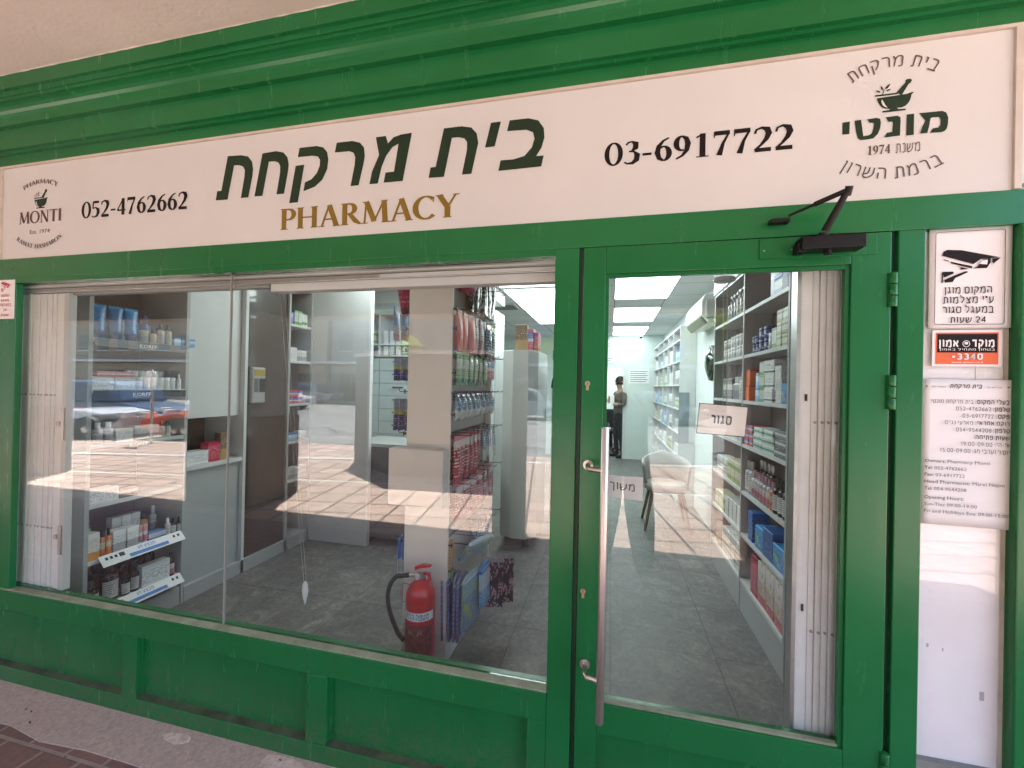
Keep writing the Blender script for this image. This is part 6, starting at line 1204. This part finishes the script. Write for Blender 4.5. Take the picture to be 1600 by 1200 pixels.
hung(1, 1.70, [.745, .845, .945, 1.045, 1.145, 1.245], 'hang_pack', 'greenbag', .075, .035, .185, 'green and white blister pack', 'green row of the stand', k=2, dx=.045)
hung(1, 1.71, [1.36, 1.44], 'hang_pack', 'redblue', .08, .03, .15, 'red and white blister pack', 'green row of the stand', k=2)
hung(1, 1.47, [.735, .815, .895, .985, 1.085, 1.185, 1.285, 1.385], 'bag', 'bluebag', .08, .05, .15, 'blue and clear blister pack', 'blue row of the stand', k=2, dx=.045)
hung(1, 1.235, [.735, .815, .895, .975, 1.055, 1.135], 'hang_pack', 'redbag', .075, .05, .26, 'dark red pack', 'red row of the stand', k=2, dx=.045)
hung(1, 1.235, [1.24, 1.35, 1.45], 'hang_pack', 'bluebag', .08, .03, .22, 'clear and blue pack', 'red row of the stand', k=2, dx=.05)
hung(1, .97, [.78, .90, 1.02, 1.14, 1.27, 1.40], 'hang_pack', 'redbag', .095, .035, .22, 'pink and grey pack', 'lower red row of the stand', k=2, dx=.05)
hung(1, .66, [.725], 'brush', 'tan', .055, .02, .26, 'brush with wooden handle', 'bottom row of the stand', xo=.06)
hung(1, .47, [.755], 'folder', 'indigo', .15, .012, .34, 'indigo plastic sleeve', 'bottom row of the stand', k=4, dx=.032, xo=.02)
hung(1, .475, [.80], 'folder', 'bluegreen', .22, .012, .30, 'blue green plastic sleeve', 'bottom row of the stand', xo=.155)
hung(1, .475, [.93], 'folder', 'lightblue', .14, .02, .24, 'sky blue flat pack', 'bottom row of the stand', xo=.19)
c = place('folder', 'bluegreen', .20, .02, .16, (-.70, .88, .63), R(65), 'blue plastic sleeve with green print, tipped over the other sleeves', 'packs hung on the bottom row of the stand'); c.rotation_euler.x = R(38)
for k_, (x_, y_, a_) in enumerate(((-.66, 1.0, 12), (-.61, 1.07, 22))):
    place('hang_pack', 'dots', .105, .03, .30, (x_, y_, .475), R(a_), f'dark pack with pink dots, {ORD[k_]} from the blue sleeves, bottom row of the stand', 'packs hung on the bottom row of the stand')
hung(1, .64, [1.2, 1.35], 'bag', 'bluebag', .12, .06, .22, 'grey clear bag', 'bottom row of the stand', k=2, dx=.05)
# left side, seen past the end panel
W2 = 'far side of the stand'
hung(-1, 1.97, [.80], 'hang_pack', 'skyorange', .09, .035, .20, 'blue box with orange foot', 'upper ' + W2, k=4, dx=.052, xo=.06)
hung(-1, 2.32, [.80], 'bag', 'magenta', .16, .10, .40, 'red bag', 'top ' + W2, k=3, dx=.05, xo=.06)
hung(-1, 1.665, [.80], 'hang_pack', 'purpleyel', .08, .035, .13, 'purple and yellow pack', 'second ' + W2, k=5, dx=.038, xo=.05)
hung(-1, 1.43, [.80], 'hang_pack', 'purpleyel', .08, .035, .185, 'purple and yellow tall pack', 'third ' + W2, k=5, dx=.038, xo=.05)
hung(-1, 1.12, [.80], 'hang_pack', 'purpleyel', .08, .035, .16, 'purple pack', 'fourth ' + W2, k=4, dx=.038, xo=.05)
hung(-1, .62, [.80], 'hang_pack', 'whitetip', .07, .025, .20, 'white pack with blue top', 'lowest ' + W2, k=4, dx=.034, xo=.06)
# on the display column
place(C, 'brown', .11, .13, .24, (-.83, 2.47, 1.853), R(6), 'tall brown patterned carton on the display column', 'packs on the display column')
place(C, 'redblue', .05, .10, .20, (-.735, 2.47, 1.853), R(-6), 'red and white carton on the display column', 'packs on the display column')
place(C, 'red', .04, .10, .17, (-.685, 2.50, 1.853), R(-6), 'crimson carton on the display column', 'packs on the display column')
place(B_, 'darkb', .09, .09, .17, (-.60, 3.3, 1.815), 0, 'dark bottle on the arched cabinet', 'packs on the display column', 'b')

# ================================================================== THE STREET BEHIND THE CAMERA (seen mirrored in the glass)
def car(label, loc, rz, col, kind='car', L=4.3, Hh=1.5):
    c = thing('parked_car' if kind == 'car' else 'parked_van', label, kind, loc, None, rz); P = pbr('car_paint_' + '_'.join(f'{int(v*1000)}' for v in col), col, .25, coat=.6); W = 1.76
    def sect(prof, w0, w1, mat, name, zs):
        m = MB(); n = len(prof); v = []
        for s in (-1, 1):
            for x, z in prof: k = w0 + (w1 - w0) * max(0, min(1, (z - zs[0]) / (zs[1] - zs[0]))); v.append((x, s * k / 2, z))
        m.add(v, [tuple(range(n)), tuple(range(2 * n - 1, n - 1, -1))] + [(i, n + i, n + (i + 1) % n, (i + 1) % n) for i in range(n)])
        o = bpy.data.objects.new(name, m.mesh(name, mat)); COL.objects.link(o); o.parent = c; b = o.modifiers.new('bevel', 'BEVEL'); b.width = .06; b.segments = 3; b.limit_method = 'ANGLE'; b.angle_limit = R(25); return o
    h = L / 2; zb = Hh * .60
    if kind == 'car':
        sect([(-h, .35), (-h + .05, .75), (-h + .2, zb), (h - 1.25, zb), (h - .35, zb - .16), (h - .02, .66), (h, .35), (h - .4, .22), (-h + .4, .22)], W, W - .08, P, 'body', (.3, zb))
        cab = [(-h + .15, zb), (-h + .55, Hh - .06), (-h + .95, Hh), (.25, Hh), (.75, Hh - .1), (h - 1.15, zb)]
    else:
        sect([(-h, .35), (-h, .9), (-h, Hh * .62), (h - .9, Hh * .62), (h - .15, Hh * .5), (h, .6), (h, .35), (h - .4, .24), (-h + .4, .24)], W, W, P, 'body', (.3, Hh))
        zb = Hh * .62; cab = [(-h + .02, zb), (-h + .06, Hh), (h - 1.6, Hh), (h - .95, zb)]
    sect(cab, W - .1, W - .42, P, 'cabin', (zb, Hh))
    gl = MB(); xs_ = [p[0] for p in cab]; x0, x1 = min(xs_) + .5, max(xs_) - .55
    for s in (-1, 1):
        y0, y1 = s * ((W - .1) / 2 - .01), s * ((W - .42) / 2 + .035)
        for a, b in ((x0, (x0 + x1) / 2 - .04), ((x0 + x1) / 2 + .04, x1)): gl.add([(a, y0 + s * .012, zb + .04), (b + (.25 if b == x1 else 0), y0 + s * .012, zb + .04), (b, y1 + s * .012, Hh - .14), (a + (.12 if a == x0 else 0), y1 + s * .012, Hh - .14)], [(0, 1, 2, 3)])
    g_ = bpy.data.objects.new('side_windows', gl.mesh('side_windows', pbr('car_glass', (.03, .035, .04), .05, coat=1.0))); COL.objects.link(g_); g_.parent = c
    for x in (-h + .8, h - .85):
        for s in (-1, 1):
            m = MB(); m.lathe([(.2, -.1), (.31, -.1), (.325, -.06), (.325, .06), (.31, .1), (.2, .1)], 24); w = bpy.data.objects.new('wheel', m.mesh('wheel', RUBBER)); COL.objects.link(w); w.parent = c; w.location = (x, s * (W / 2 - .08), .325); w.rotation_euler = (R(90), 0, 0)
            m = MB(); m.lathe([(.02, -.105), (.2, -.09), (.2, .09), (.02, .105)], 16); r_ = bpy.data.objects.new('rim', m.mesh('rim', ALU)); COL.objects.link(r_); r_.parent = w
    for s in (-1, 1):
        for x, nm, mt in ((h - .03, 'headlight', INKW), (-h + .02, 'tail_light', INKRED)):
            o = bpy.data.objects.new(nm, MB().box(x - .06, x + .05, s * .62 - .16, s * .62 + .16, .62, .75).mesh(nm, mt)); COL.objects.link(o); o.parent = c
    return c
car('dark blue hatchback parked behind the white car at the kerb', (-14.9, -8.3, -.1), R(-13), (.06, .10, .17), L=4.2, Hh=1.5)
car('white low car parked at the kerb beside the orange van', (-13.0, -6.75, -.1), R(-13), (.6, .6, .59), L=2.6, Hh=.8)
car('small orange red van parked at the kerb beyond the pavement', (-10.55, -7.5, -.1), R(166), (.60, .08, .015), 'van', L=1.9, Hh=1.25)
car('silver car parked far down across the street', (-19.0, -19.0, -.1), R(-6), (.55, .56, .58), L=4.2, Hh=1.5)
car('white car parked across the street right of the silver car', (-4.2, -18.8, -.1), R(-8), (.42, .42, .42), L=4.4, Hh=1.5)
car('pale grey car parked across the street opposite the door', (1.9, -18.6, -.1), R(-8), (.30, .31, .32), L=4.4, Hh=1.5)
car('dark grey car parked across the street at the right', (8.5, -19.5, -.1), R(-8), (.05, .055, .06), L=4.4, Hh=1.5)
car('grey hatchback parked in front of the phone shop', (-21.5, -25.3, -.1), R(-5), (.25, .26, .27), L=4.0, Hh=1.5)
car('white estate car parked left of the phone shop', (-27.5, -25.0, -.1), R(-5), (.6, .6, .6), L=4.4, Hh=1.5)
car('dark red hatchback parked right of the phone shop', (-15.5, -25.6, -.1), R(-5), (.16, .03, .03), L=4.0, Hh=1.5)
car('blue van parked before the dark arcaded shops', (-9.5, -26.0, -.1), R(-5), (.08, .12, .22), 'van', L=4.6, Hh=2.0)
# utility cabinet on the sunlit pavement
uc = thing('utility_cabinet', 'grey street utility cabinet with a white top on the sunlit pavement', 'cabinet', (-2.4, -4.3, 0))
m = MB(); m.prism([(-4.75, -5.6), (-3.5, -4.73), (-1.85, -4.86), (-2.0, -5.9)], 2, -.09, 2.0); m.build('cabinet_body', pbr('utility_grey', (.16, .16, .155), .7, var=.15), uc, bevel=.01)
m = MB(); m.prism([(-4.82, -5.62), (-3.5, -4.67), (-1.78, -4.80), (-1.95, -5.95)], 2, 2.0005, 2.06); m.build('cabinet_top', pbr('white_top', (.8, .8, .78), .6), uc)
# buildings opposite
def shop_row(label, x0, x1, y, h, col, doors, fascia_col, text=None):
    b = thing('street_building', label, 'building', ((x0 + x1) / 2, y, 0)); M = plaster('plaster_' + '_'.join(f'{int(v*100)}' for v in col), col)
    MB().box(x0, x1, y - 6, y, 0, h).build('wall', M, b)
    MB().box(x0 - .2, x1 + .2, y + .001, y + 1.2, 2.9, 3.1).build('awning', pbr('awning_white', (.66, .64, .60), .7), b); MB().box(x0 + .1, x1 - .1, y + .002, y + .12, 2.2, 2.85).build('shop_fascia', pbr('fascia_' + '_'.join(f'{int(v*100)}' for v in fascia_col), fascia_col, .5), b)
    for i, (a, w) in enumerate(doors):
        f = MB().box(a, a + w, y + .003, y + .06, .35 if i % 2 else 0.02, 2.15).build('shop_window', pbr('dark_shop_glass', (.04, .045, .05), .08), b)
        fr = MB(); fr.box(a - .06, a, y + .002, y + .09, 0, 2.19); fr.box(a + w, a + w + .06, y + .002, y + .09, 0, 2.19); fr.box(a + w / 2 - .03, a + w / 2 + .03, y + .062, y + .085, .36, 2.14); fr.build('frame', ALU, f)
    for k in range(int((x1 - x0) / 2.4)):
        for zz in (4.0, 6.6, 9.0):
            if zz + 1.5 < h:
                a = x0 + .7 + k * 2.4; w_ = MB().box(a, a + 1.2, y + .003, y + .05, zz, zz + 1.4).build('window', pbr('dim_window', (.07, .075, .08), .1), b)
                MB().box(a - .08, a + 1.28, y + .0035, y + .14, zz - .09, zz - .003).build('sill', INKW, w_)
    if text: t = Text(); sans(t, text[0], lambda u, v, e: (text[1] - u, y + .125 + e, v), 0, 2.36, .34, width=text[2]); t.mb.build('lettering', INKW, b)
    return b
shop_row('beige building with barred windows across the street at the left', -95, -22, -27.5, 10.5, (.40, .30, .21), [(-44, 3), (-39, 2.5), (-35, 3), (-30, 2.6), (-26, 2.8)], (.42, .33, .25))
shop_row('white building with plain shop fronts across the street', -21.8, -15.2, -27.8, 10, (.28, .27, .26), [(-21, 2.2), (-18, 2)], (.5, .48, .46))
shop_row('grey phone shop building across the street', -15, -3.2, -28.2, 11, (.20, .20, .20), [(-14.4, 2.6), (-10.6, 1.6), (-8.2, 2.4), (-5.4, 1.8)], (.20, .20, .21), ('M. Phone', -10.2, 2.2))
shop_row('dark arcaded shop row across the street at the right', -3, 9.5, -29, 10.5, (.20, .19, .18), [(-2.5, 2), (1, 2.4), (5, 2.6)], (.18, .2, .2))
shop_row('pale apartment building behind the trees at the right', 10, 34, -32, 12, (.28, .25, .22), [(11, 3), (17, 3), (23, 3)], (.4, .36, .3))
# street trees
LEAF = NT('leaf_green'); oi = LEAF.n('ShaderNodeObjectInfo'); geo = LEAF.n('ShaderNodeNewGeometry'); LEAF.l(LEAF.ramp(geo.outputs['Random Per Island'], [(0, (.035, .07, .014)), (.5, (.075, .12, .025)), (1, (.14, .17, .045))]), LEAF.b.inputs['Base Color']); LEAF.b.inputs['Roughness'].default_value = .6
tl = LEAF.n('ShaderNodeBsdfTranslucent'); tl.inputs[0].default_value = (.30, .36, .05, 1); ms = LEAF.n('ShaderNodeMixShader'); ms.inputs[0].default_value = .5; LEAF.l(LEAF.b.outputs[0], ms.inputs[1]); LEAF.l(tl.outputs[0], ms.inputs[2]); LEAF.l(ms.outputs[0], LEAF.t.nodes['Material Output'].inputs[0])
BARK = pbr('bark', (.10, .075, .055), .9, var=.3, vscale=8, bump=.5)
def tree(label, x, y, h, r, n, sd):
    rn = random.Random(sd); t_ = thing('street_tree', label, 'tree', (x, y, 0), 'street trees across the road'); zt = h - r * 1.1
    m = MB(); m.tube([(x, y, -.1), (x + .05, y, zt * .5), (x - .05, y + .05, zt)], [.16, .13, .10], 10); cl_ = []
    for k in range(9):
        a = k * 2.4 + rn.random(); rr = r * rn.uniform(.25, .75); p = Vector((x + rr * math.cos(a), y + rr * math.sin(a), zt + r * rn.uniform(.0, 1.1))); cl_.append((p, r * rn.uniform(.35, .5)))
        m.tube([(x, y, zt * rn.uniform(.75, 1)), tuple(Vector((x, y, zt)).lerp(p, .5) + Vector((0, 0, .1))), tuple(p)], [.07, .045, .015], 6)
    m.build('trunk', BARK, t_); v = []; f = []
    for i in range(n):
        c0, cr_ = rn.choice(cl_); d = Vector((rn.gauss(0, 1), rn.gauss(0, 1), rn.gauss(0, .8))).normalized() * cr_ * rn.random() ** .4; p = c0 + d; s = rn.uniform(.05, .12)
        a = Vector((rn.gauss(0, 1), rn.gauss(0, 1), rn.gauss(0, 1))).normalized(); b = a.orthogonal().normalized(); k = len(v)
        v += [p - a * s, p + b * s * .45, p + a * s, p - b * s * .45]; f.append((k, k + 1, k + 2, k + 3))
    mm = MB(); mm.add(v, f); me = bpy.data.meshes.new('crown'); me.from_pydata([tuple(q - Vector((x, y, 0))) for q in v], [], f); me.materials.append(LEAF.m); o = bpy.data.objects.new('crown', me); COL.objects.link(o); o.parent = t_
tree('bushy street tree opposite the shop door', 3.0, -10.0, 3.1, 1.25, 5200, 1)
tree('wide street tree right of the shop door across the road', 7.8, -11.5, 4.2, 1.6, 6000, 2)
tree('tall street tree far right across the road', 14.5, -13.0, 5.0, 2.0, 5000, 3)
tree('low street tree between the parked cars across the road', -2.2, -19.0, 3.6, 1.3, 3500, 4)
tree('slim street tree before the phone shop', -12.0, -21.5, 4.0, 1.2, 3000, 5)
sl_ = thing('road_sign', 'round white and red road sign on a grey pole at the kerb', 'road sign', (-10.3, -6.0, -.1)); MB().tube([(-10.3, -6.0, -.1), (-10.3, -6.0, 1.75)], .03, 8).build('pole', STEEL, sl_); MB().tube([(-10.3, -5.96, 1.5), (-10.3, -5.94, 1.5)], .2, 24).build('disc', INKW, sl_)
